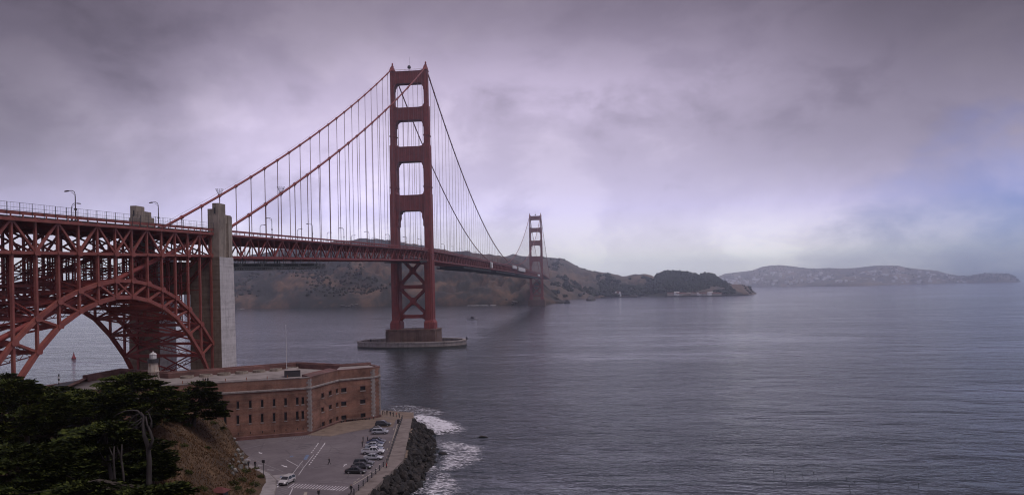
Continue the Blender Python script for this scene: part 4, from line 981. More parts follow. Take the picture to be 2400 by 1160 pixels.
# ------------------------------------------------------------------ brick fort
FO = thing('brick_fort', (50, -378, G0), 'red brick coastal fort with stone quoins and rows of slit windows beside the parking lot', 'fort')
ZR, ZT = 20.4, 19.3        # parapet top, terrace
A = V(63.3, -388.6); Bf = V(5.0, -417.6); Vv = V(65.5, -370.6); D_ = V(74.4, -362.8); E_ = V(75.6, -359.3); G_ = V(70.5, -352.5); H_ = V(62, -357.5); I_ = V(43.5, -349.0); J_ = V(14, -377); K_ = V(-10, -366); L_ = V(-9, -386)
ring = [A, Vv, D_, E_, G_, H_, I_, J_, K_, L_, Bf]     # counter clockwise seen from above
def wall_uz(px, py, P, Q):
    d = ray(px, py); e = Q - P; n_ = V(e[1], -e[0]); k = (n_ @ (P - CAM[:2])) / (n_ @ d[:2]); X = CAM + d * k
    return float((X[:2] - P) @ e / np.linalg.norm(e)), float(X[2])
def wall(P, Q, z0, z1, ops, th=1.4, mat=None):
    """brick wall from P to Q (outside on the right), real openings with reveals"""
    mat = mat or M['brick']; e = (Q - P); ln = float(np.linalg.norm(e)); e = e / ln; nrm = V(e[1], -e[0])
    us = sorted({0.0, ln, *[u for o in ops for u in o[:2]]}); zs = sorted({z0, z1, *[z for o in ops for z in o[2:4]]})
    pt = lambda u, z, dep=0.0: (*(P + e * u - nrm * dep), z)
    mb = MB()
    for u0, u1 in zip(us[:-1], us[1:]):
        for a_, b2 in zip(zs[:-1], zs[1:]):
            um, zm = (u0 + u1) / 2, (a_ + b2) / 2
            if any(o[0] < um < o[1] and o[2] < zm < o[3] for o in ops): continue
            mb.add([pt(u0, a_), pt(u1, a_), pt(u1, b2), pt(u0, b2)], [(0, 1, 2, 3)])
    for (u0, u1, a_, b2) in ops:
        q = [(u0, a_), (u1, a_), (u1, b2), (u0, b2)]
        for k in range(4):
            (ua, za), (ub, zb_) = q[k], q[(k + 1) % 4]
            mb.add([pt(ua, za), pt(ub, zb_), pt(ub, zb_, th), pt(ua, za, th)], [(0, 1, 2, 3)])
    mb.add([pt(0, z1), pt(ln, z1), pt(ln, z1, th), pt(0, z1, th)], [(0, 1, 2, 3)])
    o = mb.build('wall', mat, FO, fix=False)
    for (u0, u1, a_, b2) in ops:
        w_ = MB(); w_.add([pt(u0 - .02, a_ - .02, .38), pt(u1 + .02, a_ - .02, .38), pt(u1 + .02, b2 + .02, .38), pt(u0 - .02, b2 + .02, .38)], [(0, 1, 2, 3)])
        um = (u0 + u1) / 2
        for uu in (um,):
            w_.add([pt(uu - .04, a_, .34), pt(uu + .04, a_, .34), pt(uu + .04, b2, .34), pt(uu - .04, b2, .34)], [(0, 1, 2, 3)])
        wo = w_.build('window', M['dark'], FO, fix=False)
        if b2 - a_ > .9 and a_ > 5.2:
            s_ = MB(); c0 = [pt(u0 - .12, a_ - .28, -.10), pt(u1 + .12, a_ - .28, -.10), pt(u1 + .12, a_ - .28, .3), pt(u0 - .12, a_ - .28, .3)]
            s_.hexa(c0, [(x, y, z + .27) for x, y, z in c0]); s_.build('sill', M['stone'], wo)
            s_ = MB(); c0 = [pt(u0 - .15, b2 + .01, -.05), pt(u1 + .15, b2 + .01, -.05), pt(u1 + .15, b2 + .01, .3), pt(u0 - .15, b2 + .01, .3)]
            s_.hexa(c0, [(x, y, z + .26) for x, y, z in c0]); s_.build('lintel', M['brick2'], wo)
    return o
def ops_px(lst, P, Q, flip=False):
    r_ = []
    for px, py, wpx, hpx in lst:
        u0, za = wall_uz(px - wpx / 2, py + hpx / 2, P, Q); u1, zb_ = wall_uz(px + wpx / 2, py - hpx / 2, P, Q)
        r_.append((min(u0, u1), max(u0, u1), min(za, zb_), max(za, zb_)))
    return r_
S = 1 / 3.625
c4 = lambda x, y: (500 + x * S, 840 + y * S)
# south-east front (Bf -> A)
lst = []
for x, y1, y2 in ((208, 397, 522), (314, 389, 515), (415, 381, 506), (516, 374, 497), (614, 366, 490), (713, 358, 481), (760, 355, 478)):
    a_ = c4(x, y1); lst.append((a_[0], a_[1], 5.6, 17)); a_ = c4(x, y2); lst.append((a_[0], a_[1], 5.6, 20))
    a_ = c4(x + 3, y2 + 117); lst.append((a_[0], a_[1], 1.6, 6))
base_ops = ops_px(lst, Bf, A)
step = base_ops[3][0] - base_ops[0][0]
extra = []
for k in range(1, 9):
    for j in (0, 1, 2):
        u0, u1, za, zb_ = base_ops[j]; extra.append((u0 - k * step, u1 - k * step, za, zb_))
base_ops += [o for o in extra if o[0] > 1]
# snap rows so that they run level
rows = [np.mean([o[2] for o in base_ops[j:21:3]]) for j in range(3)], [np.mean([o[3] for o in base_ops[j:21:3]]) for j in range(3)]
base_ops = [(o[0], o[1], rows[0][i % 3], rows[1][i % 3]) for i, o in enumerate(base_ops)]
wall(Bf, A, 3.8, ZR, base_ops)
lst = [(756.6, 928, 6.5, 12), (774, 921, 6.5, 12), (790, 914.5, 5.5, 12), (756.6, 961, 6.5, 12), (774.4, 954, 6.5, 12), (790.5, 946, 5.5, 12), (758, 995, 6.5, 13), (775, 987, 6, 13), (790.8, 979, 5.5, 12)]
o2 = ops_px(lst, A, Vv)
zr = [(np.mean([o[2] for o in o2[j:j + 3]]), np.mean([o[3] for o in o2[j:j + 3]])) for j in (0, 3, 6)]
o2 = [(o[0], o[1], *zr[i // 3]) for i, o in enumerate(o2)]
wall(A, Vv, 3.8, ZR, o2)
lst = [(805.7, 913, 12, 10.5), (850.4, 909, 12, 10.5), (805.7, 945, 12, 10.5), (850.4, 941, 12, 10.5), (806, 976, 11.5, 10.5), (851, 972, 11, 10)]
o3 = ops_px(lst, Vv, D_)
o3 = [(o[0], o[1], *zr[i // 2]) for i, o in enumerate(o3)]
wall(Vv, D_, 3.8, ZR, o3)
for P, Q in ((D_, E_), (E_, G_), (G_, H_), (H_, I_), (I_, J_), (J_, K_), (K_, L_), (L_, Bf)): wall(P, Q, 3.8, ZR, [])
# terrace and parapets
def inset(pts, d):
    n_ = len(pts); r_ = []
    for i in range(n_):
        p0, p1, p2 = pts[i - 1], pts[i], pts[(i + 1) % n_]; e1 = (p1 - p0) / np.linalg.norm(p1 - p0); e2 = (p2 - p1) / np.linalg.norm(p2 - p1)
        n1_, n2_ = V(-e1[1], e1[0]), V(-e2[1], e2[0]); m_ = n1_ + n2_; m_ = m_ / (m_ @ m_) * 2
        r_.append(p1 + m_ * d)
    return r_
mb = MB(); mb.prism([tuple(p) for p in inset(ring, .2)], 17.5, ZT); mb.build('terrace', M['terrace'], FO)
def parapet(idx, th, z0, z1, mat, name, lip=0.0, outd=0.0):
    oi = inset(ring, -outd); ii = inset(ring, th)
    for a_, b2 in idx:
        mb = MB(); mb.hexa([(*oi[a_], z0), (*oi[b2], z0), (*ii[b2], z0), (*ii[a_], z0)], [(*oi[a_], z1), (*oi[b2], z1), (*ii[b2], z1 - lip), (*ii[a_], z1 - lip)]); mb.build(name, mat, FO)
parapet([(10, 0)], 1.0, ZR + .004, ZR + .26, M['stone'], 'coping', 0, .10)
parapet([(0, 1)], 3.6, ZR + .004, ZR + .32, M['brick2'], 'parapet', -.4, .06)
parapet([(1, 2), (2, 3), (3, 4)], 1.0, ZR + .004, ZR + .26, M['brick2'], 'coping', 0, .06)
parapet([(4, 5), (5, 6), (6, 7), (7, 8), (8, 9)], 1.3, ZR + .004, ZR + .9, M['brick2'], 'parapet', 0, .03)
ii = inset(ring, 1.3)
for a_, b2 in ((4, 5), (5, 6), (6, 7), (7, 8), (8, 9)):
    mb = MB(); q = inset(ring, 1.6); mb.hexa([(*ii[a_], ZT), (*ii[b2], ZT), (*q[b2], ZT), (*q[a_], ZT)], [(*ii[a_], ZR + .7), (*ii[b2], ZR + .7), (*q[b2], ZR + .5), (*q[a_], ZR + .5)]); mb.build('parapet_step', M['brick2'], FO)
# bastion terrace paving lighter strip
mb = MB(); q = inset(ring, 1.2); mb.prism([tuple(q[k]) for k in (1, 2, 3, 4, 5)], ZT + .01, ZR + .05); mb.build('bastion_paving', M['terrace'], FO)
# string course
o_, i_ = inset(ring, -.28), inset(ring, -.003)
for a_, b2 in ((10, 0), (0, 1), (1, 2), (2, 3), (3, 4)):
    mb = MB(); mb.hexa([(*o_[a_], 17.25), (*o_[b2], 17.25), (*i_[b2], 17.15), (*i_[a_], 17.15)], [(*o_[a_], 17.62), (*o_[b2], 17.62), (*i_[b2], 17.8), (*i_[a_], 17.8)]); mb.build('string_course', M['stone'], FO)
# quoins
def quoins(P0, P1, P2, name='quoin'):
    e1 = (P0 - P1) / np.linalg.norm(P0 - P1); e2 = (P2 - P1) / np.linalg.norm(P2 - P1)
    n1_ = V(-e1[1], e1[0]); n2_ = V(e2[1], -e2[0])
    z = G0 + .02; k = 0; h = .62
    while z + h < ZR + .02:
        l1, l2 = ((1.0, .6) if k % 2 else (.6, 1.0))
        pr = .09 + random.uniform(0, .03); mb = MB()
        c0 = P1 + (n1_ + n2_) / (1 + n1_ @ n2_) * pr
        a_ = P1 + e1 * l1 + n1_ * pr; b2 = P1 + e2 * l2 + n2_ * pr
        ai = P1 + e1 * l1 - n1_ * .1; bi = P1 + e2 * l2 - n2_ * .1; ci = P1 - (n1_ + n2_) * .1
        pl = [a_, c0, b2, bi, ci, ai]
        mb.prism([tuple(p) for p in pl], z + .02, z + h - .02); mb.build(name, M['stone'], FO); z += h; k += 1
quoins(Bf, A, Vv); quoins(Vv, D_, E_); quoins(D_, E_, G_)
# low brick plinth joint along the foot
o_, i_ = inset(ring, -.2), inset(ring, -.004)
for a_, b2 in ((10, 0), (0, 1), (1, 2), (2, 3)):
    mb = MB(); mb.hexa([(*o_[a_], 4.0), (*o_[b2], 4.0), (*i_[b2], 4.0), (*i_[a_], 4.0)], [(*o_[a_], 4.95), (*o_[b2], 4.95), (*i_[b2], 5.05), (*i_[a_], 5.05)]); mb.build('plinth', M['brick2'], FO)
# gun mount rings on the terrace along the far parapet
edge = (J_ - I_) / np.linalg.norm(J_ - I_); nin = V(-edge[1], edge[0])
for k in range(7):
    c = I_ + edge * (3.5 + 5.6 * k) + nin * 4.6; mb = MB(); n_ = 20; vs_ = []
    for rr, z in ((2.0, ZT), (2.0, ZT + .75), (1.6, ZT + .75), (1.6, ZT + .02)):
        for i in range(n_):
            t = 2 * math.pi * i / n_; vs_.append((c[0] + rr * math.cos(t), c[1] + rr * math.sin(t), z))
    mb.add(vs_, [(j * n_ + i, j * n_ + (i + 1) % n_, (j + 1) * n_ + (i + 1) % n_, (j + 1) * n_ + i) for j in range(3) for i in range(n_)]); mb.build('gun_mount_ring', M['conc_tan'], FO)
# stair penthouse
c = atd(685, 870, 236); c[2] = ZT
ex, ey = V(.9, .44), V(-.44, .9)
def obox(mb, c, hx, hy, z0, z1, ex=ex, ey=ey):
    q = [c[:2] + ex * a_ * hx + ey * b2 * hy for a_, b2 in ((-1, -1), (1, -1), (1, 1), (-1, 1))]; mb.hexa([(*p, z0) for p in q], [(*p, z1) for p in q]); return mb
mb = MB(); obox(mb, c, 2.3, 1.7, ZT, ZT + 2.0); ph = mb.build('stair_house', M['steel_dk'], FO)
mb = MB(); q = [c[:2] + ex * a_ * 2.5 + ey * b2 * 1.9 for a_, b2 in ((-1, -1), (1, -1), (1, 1), (-1, 1))]; t_ = [c[:2] + ex * a_ * .9 + ey * b2 * .2 for a_, b2 in ((-1, -1), (1, -1), (1, 1), (-1, 1))]
mb.hexa([(*p, ZT + 2.0) for p in q], [(*p, ZT + 2.65) for p in t_]); mb.build('stair_house_roof', M['terrace'], FO)
# rail trestles with a hand line along the terrace edge
posts = []
for k in range(9):
    P = A + (Bf - A) / np.linalg.norm(Bf - A) * (6.0 + 5.6 * k); nn = V(0.447, -0.894); Q = P - nn * 3.4; posts.append(Q)
    mb = MB(); mb.tube([(*Q, ZT), (*Q, ZT + 1.9)], .1, 5)
    for s in (-1, 1):
        mb.beam((*(Q + V(.894, .447) * s * .75), ZT), (*Q, ZT + 1.2), .1, .1)
    mb.beam((*(Q - V(.894, .447) * .8), ZT + .12), (*(Q + V(.894, .447) * .8), ZT + .12), .12, .12); mb.build('rail_trestle', M['rust'], FO)
mb = MB()
for a_, b2 in zip(posts[:-1], posts[1:]): mb.beam((*a_, ZT + 1.25), (*b2, ZT + 1.25), .07, .07)
mb.build('hand_line', M['steel_dk'], FO)
# flag mast
FM = thing('flag_mast', tuple(atd(672, 872, 240)[:2]) + (ZT,), 'thin bare flag mast on the fort roof', 'mast')
o3_ = ORIG[FM.name]; mb = MB(); mb.tube([(o3_[0], o3_[1], ZT), (o3_[0], o3_[1], ZT + 15.5)], [.12, .06], 6); mb.build('pole', M['white'], FM)
mb = MB(); mb.lathe((o3_[0], o3_[1], ZT + 15.5), [(.05, 0), (.16, .12), (.05, .28)], 8); mb.build('ball_finial', M['white'], FM)
# lighthouse
lc = V(12.1, -383.3); LH = thing('lighthouse', (*lc, ZT), 'small iron skeleton lighthouse with rusty cream watch room on the fort roof', 'lighthouse')
mb = MB()
n_ = 8
for i in range(n_):
    t, t2 = 2 * math.pi * i / n_ + .2, 2 * math.pi * (i + 1) / n_ + .2
    p = lambda t, r, z: (lc[0] + r * math.cos(t), lc[1] + r * math.sin(t), ZT + z)
    mb.beam(p(t, 1.75, 0), p(t, 1.5, 2.6), .14, .14)
    for z0, z1 in ((0, 1.3), (1.3, 2.6)): mb.beam(p(t, 1.72, z0), p(t2, 1.6, z1), .07, .07); mb.beam(p(t2, 1.72, z0), p(t, 1.6, z1), .07, .07)
    mb.beam(p(t, 1.62, 1.3), p(t2, 1.62, 1.3), .1, .1)
mb.tube([(*lc, ZT), (*lc, ZT + 2.6)], .45, 8); mb.build('iron_legs', M['cream_rust'], LH)
mb = MB(); mb.lathe((*lc, ZT + 2.6), [(1.75, 0), (1.75, .15), (1.62, .2), (1.30, 2.7), (1.28, 2.75)], 9); mb.build('watch_room', M['cream_rust'], LH)
mb = MB(); mb.lathe((*lc, ZT + 5.35), [(1.65, 0), (1.65, .12), (1.58, .14), (1.58, 1.1), (1.62, 1.15), (1.62, 1.2), (1.3, 1.22)], 16); mb.build('gallery', M['steel_dk'], LH)
mb = MB(); mb.lathe((*lc, ZT + 6.55), [(.98, 0), (.98, 1.25), (1.12, 1.3), (.75, 1.7), (.28, 1.95), (.2, 2.2), (.06, 2.3)], 12); mb.build('lantern', M['white'], LH)

# ------------------------------------------------------------------ seawall, chain fence, rocks
SI = [V(97.2, -456), V(97.7, -432), V(84, -368)]; SO = [V(99.4, -456.5), V(99.7, -423.2), V(87.6, -367.6)]
SW = thing('seawall', (99, -425, 0), 'long tan concrete seawall with a broad flat top beside the rocks', 'seawall')
segs = 26
def lerp_poly(P, t):
    d = [0.0]
    for a_, b2 in zip(P[:-1], P[1:]): d.append(d[-1] + np.linalg.norm(b2 - a_))
    s = t * d[-1]; k = min(len(P) - 2, max(0, int(np.searchsorted(d, s, 'right')) - 1)); return P[k] + (P[k + 1] - P[k]) * (s - d[k]) / (d[k + 1] - d[k])
bi, bo = V(97.7, -432), V(99.8, -424.0)
def wall_line(k, n1=9, n2=18):
    if k <= n1: t = k / n1; return V(97.2, -458) * (1 - t) + V(96.2, -428.5) * t, V(100.3, -459) * (1 - t) + V(99.7, -424.2) * t
    t = (k - n1) / n2; return V(96.2, -428.5) * (1 - t) + V(84.4, -368) * t, V(99.7, -424.2) * (1 - t) + V(88.0, -367.4) * t
for k in range(27):
    a_, b2 = wall_line(k); c, d = wall_line(k + 1); g = .012; a2 = a_ + (c - a_) * g; b3 = b2 + (d - b2) * g
    dz = random.uniform(-.02, .02)
    mb = MB(); mb.hexa([(*a2, -1), (*b3, -1), (*d, -1), (*c, -1)], [(*a2, G0 + .45 + dz), (*b3, G0 + .45 + dz), (*d, G0 + .45 + dz), (*c, G0 + .45 + dz)]); mb.build('wall_block', M['wallcap'], SW)
CH = thing('chain_fence', (97, -425, G0 + .45), 'low dark post and chain fence along the seawall', 'fence')
pm = MB().tube([(0, 0, 0), (0, 0, 1.0)], [.13, .10], 8).lathe((0, 0, 1.0), [(.14, 0), (.15, .1), (.06, .22)], 8).mesh('post', M['steel_dk'])
cpos = []
for k in range(0, 28):
    a_, b2 = wall_line(k); P = a_ + (b2 - a_) * .16; cpos.append(P); link('post', pm, CH, (P[0] - 97, P[1] + 425, 0))
for a_, b2 in zip(cpos[:-1], cpos[1:]):
    for hh in (.9, .5):
        mb = MB(); mb.tube([(*(a_ + (b2 - a_) * t), G0 + .45 + hh - .22 * 4 * t * (1 - t)) for t in np.linspace(0, 1, 6)], .045, 4, False); mb.build('chain', M['steel_dk'], CH, fix=False)
# rocks
RK = thing('rock_revetment', (102, -410, 0), 'bank of dark riprap boulders sloping from the seawall to the surf', 'rocks')
RK['kind'] = 'structure'
rmesh = []
for q in range(9):
    bm = bmesh.new(); bmesh.ops.create_icosphere(bm, subdivisions=2 if q < 5 else 1, radius=1)
    sx, sy, sz = random.uniform(.8, 1.25), random.uniform(.75, 1.1), random.uniform(.55, .85)
    pl = [Vector((random.gauss(0, 1), random.gauss(0, 1), random.gauss(0, 1))).normalized() for _ in range(9)]
    for v in bm.verts:
        p = v.co.copy()
        for n_ in pl:
            dd = p.dot(n_) - .72
            if dd > 0: p -= n_ * dd
        v.co = Vector((p.x * sx, p.y * sy, p.z * sz)) * (1 + .08 * mnoise.noise(p * 3 + Vector((q, q, q))))
    me = bpy.data.meshes.new('rock'); bm.to_mesh(me); bm.free(); me.materials.append(M['rock']); rmesh.append(me)
edge_out = [V(*gp(*q, 0)[:2]) for q in [(905, 1260), (950, 1180), (985, 1135), (1012, 1090), (1020, 1045), (1016, 1018), (1000, 1003), (975, 990), (955, 983)]]
def rock_pt():
    t = random.random(); s = random.random()
    k = t * 27; k0 = int(min(26, k)); f = k - k0; b0 = wall_line(k0)[1]; b1 = wall_line(k0 + 1)[1]; P = b0 + (b1 - b0) * f
    Q = lerp_poly(edge_out, t * .97 + .015); X = P + (Q - P) * s
    return X, 4.2 * (1 - s) ** .9 - .45, s
cands = []
for _ in range(620):
    X, z, s = rock_pt(); r = random.choice((.4, .5, .6, .8, 1.0, 1.3, 1.6)) * random.uniform(.8, 1.1); cands.append((X, z, r))
cands.sort(key=lambda c: -c[2])
stuff = MB()
for i, (X, z, r) in enumerate(cands):
    rot = (random.uniform(0, 6), random.uniform(0, 6), random.uniform(0, 6))
    if i < 300:
        o = link('rock', rmesh[i % 9], RK, (X[0] - 102, X[1] + 410, z + random.uniform(-.2, .35))); o.scale = (r,) * 3; o.rotation_euler = rot
    else:
        me = rmesh[5 + i % 4]; mt_ = Matrix.LocRotScale(Vector((X[0], X[1], z + random.uniform(-.2, .35))), Matrix.Rotation(rot[2], 3, 'Z'), Vector((r, r, r)))
        stuff.add([tuple(mt_ @ v.co) for v in me.vertices], [tuple(p.vertices) for p in me.polygons])
stuff.build('smaller_rocks', M['rock'], RK, fix=False)['kind'] = 'stuff'
mb = MB()
for k in range(27):
    b0, b1 = wall_line(k)[1], wall_line(k + 1)[1]; q0, q1 = lerp_poly(edge_out, k / 27 * .97 + .015), lerp_poly(edge_out, (k + 1) / 27 * .97 + .015)
    mb.add([(*b0, 3.6), (*b1, 3.6), (*q1, -.8), (*q0, -.8)], [(0, 1, 2, 3)])
mb.build('bank_core', M['rock'], RK, fix=False)
for px, py, r, lab in ((1038, 1063, .9, 'single dark rock awash in the surf off the boulder bank'), (1012, 1018, 1.0, 'dark boulder at the outer tip of the rock bank in the foam')):
    P = gp(px, py, 0); o = link('sea_rock', rmesh[2].copy()); o.location = (P[0], P[1], .1); o.scale = (r * 1.5, r, r * .8); tag(o, lab, 'rock')
P = gp(1132, 1024, 0); mb = MB(); mb.tube([(P[0] - 1.4, P[1], .05), (P[0] - .5, P[1] + .1, .22), (P[0] + .6, P[1], .18), (P[0] + 1.6, P[1] - .1, .0)], [.12, .28, .22, .06], 8)
tag(mb.build('floating_log', M['barkd']), 'dark log floating in the water off the boulders', 'log')

# surf
def mat_foam():
    mt, t, b = mat_base('sea_foam'); b.inputs['Base Color'].default_value = (.66, .64, .68, 1); b.inputs['Roughness'].default_value = .8
    at = t.nodes.new('ShaderNodeAttribute'); at.attribute_name = 'foam'
    mp_ = t.nodes.new('ShaderNodeMapping'); mp_.inputs['Rotation'].default_value = (0, 0, math.radians(18)); mp_.inputs['Scale'].default_value = (.55, 1.5, 1); t.links.new(gcoord(t), mp_.inputs[0])
    f = noise_tex(t, mp_.outputs[0], .75, 8, .72, 1.6)
    vo = noise_tex(t, mp_.outputs[0], .18, 4, .6, 1.5)
    s = mth(t, 'ADD', mth(t, 'ADD', mth(t, 'MULTIPLY', f, .75), mth(t, 'MULTIPLY', vo, .45)), at.outputs['Fac'])
    lace = t.nodes.new('ShaderNodeTexVoronoi'); lace.feature = 'DISTANCE_TO_EDGE'; lace.inputs['Scale'].default_value = 1.1; t.links.new(mp_.outputs[0], lace.inputs[0])
    s = mth(t, 'SUBTRACT', s, mth(t, 'MULTIPLY', mth(t, 'MINIMUM', lace.outputs[0], .3), .7))
    al = ramp(t, mth(t, 'SUBTRACT', s, .55), [(.04, (0, 0, 0)), (.16, (1, 1, 1))])
    t.links.new(al, b.inputs['Alpha']); bump(t, b, f, .6, .3); return mt
M['foam'] = mat_foam()
def foam_patch(name, poly, dens, lift=.06, hump=0.0, cell=.8, ang=0):
    P = np.array([gp(*q, 0)[:2] for q in poly]); x0, y0 = P.min(0) - 3; x1, y1 = P.max(0) + 3
    nx_, ny_ = int((x1 - x0) / cell) + 1, int((y1 - y0) / cell) + 1
    vs_, at = [], []
    def sd(x, y):
        ins = False; dm = 1e9; n_ = len(P)
        for i in range(n_):
            a_, b2 = P[i], P[(i + 1) % n_]; e = b2 - a_; w_ = V(x, y) - a_; t = min(1, max(0, (w_ @ e) / (e @ e))); dm = min(dm, np.linalg.norm(w_ - e * t))
            if (a_[1] > y) != (b2[1] > y) and x < (b2[0] - a_[0]) * (y - a_[1]) / (b2[1] - a_[1]) + a_[0]: ins = not ins
        return dm if ins else -dm
    for i in range(nx_):
        for j in range(ny_):
            x, y = x0 + i * cell, y0 + j * cell; s = sd(x, y)
            at.append(float(np.clip(dens + np.clip(s, -3, 4) * .05, -.8, .6)) if s > -3 else -.8)
            vs_.append((x, y, lift + max(0, min(1, s / 3)) * hump * (0.6 + .8 * fbm(x, y, .35, 3, 2.0))))
    mb = MB(); mb.add(vs_, [(i * ny_ + j, (i + 1) * ny_ + j, (i + 1) * ny_ + j + 1, i * ny_ + j + 1) for i in range(nx_ - 1) for j in range(ny_ - 1)])
    o = mb.build(name, M['foam'], fix=False, smooth=True); a_ = o.data.attributes.new('foam', 'FLOAT', 'POINT'); a_.data.foreach_set('value', at)
    tag(o, kind='stuff'); return o
foam_patch('breaking_wave_foam', [(948, 976), (985, 972), (1020, 976), (1058, 988), (1088, 1004), (1070, 1014), (1035, 1018), (1010, 1020), (985, 1000)], .06, .05, .9)
foam_patch('surf_foam', [(1000, 1022), (1050, 1030), (1090, 1035), (1150, 1045), (1140, 1085), (1105, 1098), (1060, 1105), (1100, 1125), (1080, 1190), (930, 1200), (980, 1130), (1012, 1090), (1015, 1050)], -.09, .04)
foam_patch('wash_foam', [(895, 950), (960, 945), (1010, 952), (1060, 962), (1050, 975), (960, 975), (900, 968)], -.15, .04)
foam_patch('shore_foam', [(1005, 1040), (1022, 1040), (1028, 1100), (1000, 1150), (960, 1190), (940, 1190), (990, 1120)], .0, .07)
# thin surf line on the far headland shore
mb = MB()
for (x0, x1, n_) in ((1098, 1168, 22), (552, 572, 4)):
    for k in range(n_):
        px = random.uniform(x0, x1); P = gp(px, curve(baseA, px) + random.uniform(.3, .9), 0); w_ = random.uniform(2, 6); mb.add([(P[0] - w_, P[1] - 3, .15), (P[0] + w_, P[1] - 3, .15), (P[0] + w_ * .7, P[1] + 3, .6), (P[0] - w_ * .7, P[1] + 3, .6)], [(0, 1, 2, 3)])
tag(mb.build('far_surf', M['white'], fix=False), kind='stuff')

# ------------------------------------------------------------------ painted markings on the parking lot
def mark(name, pts, wd, mat=None, z=.008):
    mat = mat or M['paint_w']; mb = MB()
    Q = [gp(*p, G0 + z)[:2] for p in pts]
    for a_, b2 in zip(Q[:-1], Q[1:]):
        e = (b2 - a_) / np.linalg.norm(b2 - a_); n_ = V(-e[1], e[0]) * wd / 2
        mb.add([(*(a_ - n_), G0 + z), (*(a_ + n_), G0 + z), (*(b2 + n_), G0 + z), (*(b2 - n_), G0 + z)], [(3, 2, 1, 0)])
    return mb.build(name, mat, lot_o, fix=False)
M['paint_y'] = mat_noise('worn_cream_paint', [(.28, .24, .19), (.46, .41, .34)], 1.0, rough=.85)
mark('edge_line', [(932, 990), (905, 1082), (898, 1092), (828, 1135)], .22, M['paint_y'])
c6 = lambda x, y: (540 + x / 9.667, 1040 + y / 9.667)
# zebra crossing
for k in range(14):
    u = k / 13; xt, yt = c6(1445 + (2330 - 1445) * u * 1.0, 888 + 55 * u); xb_, yb_ = c6(1310 + (2195 - 1310) * u, 985 + 50 * u); mark('crosswalk_bar', [(xt, yt), (xb_, yb_)], .19)
for k in range(5):
    x0 = 780 + (2330 + 14 * 0) * 0; u = (14 + k) / 13; xt, yt = c6(1445 + 885 * u, 888 + 55 * u); xb_, yb_ = c6(1310 + 885 * u, 985 + 50 * u); mark('crosswalk_bar', [(xt, yt), (xb_, yb_)], .19)
for x0, y0, x1, y1 in ((1125, 870, 1035, 935), (1135, 905, 1045, 975)): mark('crosswalk_bar', [c6(x0, y0), c6(x1, y1)], .45)
# dashed double line and lane lines
def dash(p0, p1, n_, wd, duty=.6, mat=None):
    p0, p1 = np.array(p0), np.array(p1)
    for k in range(n_): mark('lane_dash', [p0 + (p1 - p0) * k / n_, p0 + (p1 - p0) * (k + duty) / n_], wd, mat)
dash(c6(2130, 0), c6(1770, 490), 11, .28); dash(c6(1980, 0), c6(1820, 215), 5, .26); dash(c4(950, 713), c4(905, 775), 3, .26); dash(c4(893, 715), c4(870, 750), 2, .26)
mark('lane_line', [c6(1890, 235), c6(1640, 555), c6(1545, 700)], .12); mark('lane_line', [c6(1640, 375), c6(1370, 720)], .12)
mark('lane_line', [c6(1265, 350), c6(1540, 500)], .14); mark('lane_line', [c6(1545, 500), c6(1690, 545), c6(1820, 555)], .12, M['paint_f']); mark('lane_line', [c6(1760, 490), c6(1940, 550), c6(2240, 510)], .13, M['paint_f'])
mark('lane_line', [c6(255, 235), c6(1185, 620)], .16, M['paint_f']); mark('lane_line', [c6(150, 140), c6(800, 0)], .2, M['paint_f']); mark('lane_line', [c4(470, 715), c4(680, 680)], .18, M['paint_f'])
mark('lane_line', [c6(1410, 1000), c6(1330, 1170)], .16)
for k in range(5): mark('hatch_line', [c6(1075 + 10 * k, 975 + 45 * k), c6(1330 - 5 * k, 1045 + 45 * k)], .16, M['paint_f'])
for k in range(5): mark('hatch_line', [c6(1390 + 60 * k, 350 + 28 * k), c6(1640 - 8 * k + 12 * k, 380 + 36 * k)], .1, M['paint_f'])
# stall lines: left bank, middle bank, right bank
for k in range(9):
    y = 716 + 15.0 * k; x0 = 772 - 17 * k; x1 = 868 - 11 * k; mark('stall_line', [c4(x0, y), c4(x1, y - 3)], .11, M['paint_f'])
for k in range(12):
    y = 695 + 19.0 * k; x0 = 985 - 10 * k; x1 = 1118 - 9 * k; mark('stall_line', [c4(x0, y), c4(x1, y - 2)], .11, M['paint_f'])
for x0, y0, x1, y1 in ((725, 733, 855, 724), (715, 749, 838, 738), (700, 768, 820, 755)): mark('sealed_strip', [c4(x0, y0), c4(x1, y1)], .55, M['paint_d'], .005)
for x0, y0, x1, y1 in ((1065, 1012, 1220, 1025), (1030, 1040, 1190, 1055), (1075, 668, 1160, 668), (1060, 660, 1130, 662)): mark('stall_line', [c4(x0, y0), c4(x1, y1)], .12, M['paint_f'])
for x, y in ((1545, 800), (1500, 700), (1535, 590), (1480, 760), (1395, 925), (1340, 955), (1280, 985), (1240, 1015), (1210, 1040), (1425, 890)): mark('wheel_stop', [c4(x, y), c4(x - 18 if y > 860 else x - 4, y + 10 if y > 860 else y + 15)], .25, M['paint_y'], .012)
for k in range(8): mark('hatch_line', [c4(690 + 20 * k, 668 - 3 * k), c4(675 + 20 * k, 688 - 3 * k)], .14, M['paint_f'])
for x, y in ((970, 625), (1010, 605), (960, 640)): mark('stall_line', [c4(x, y), c4(x + 90, y - 14)], .11, M['paint_f'])
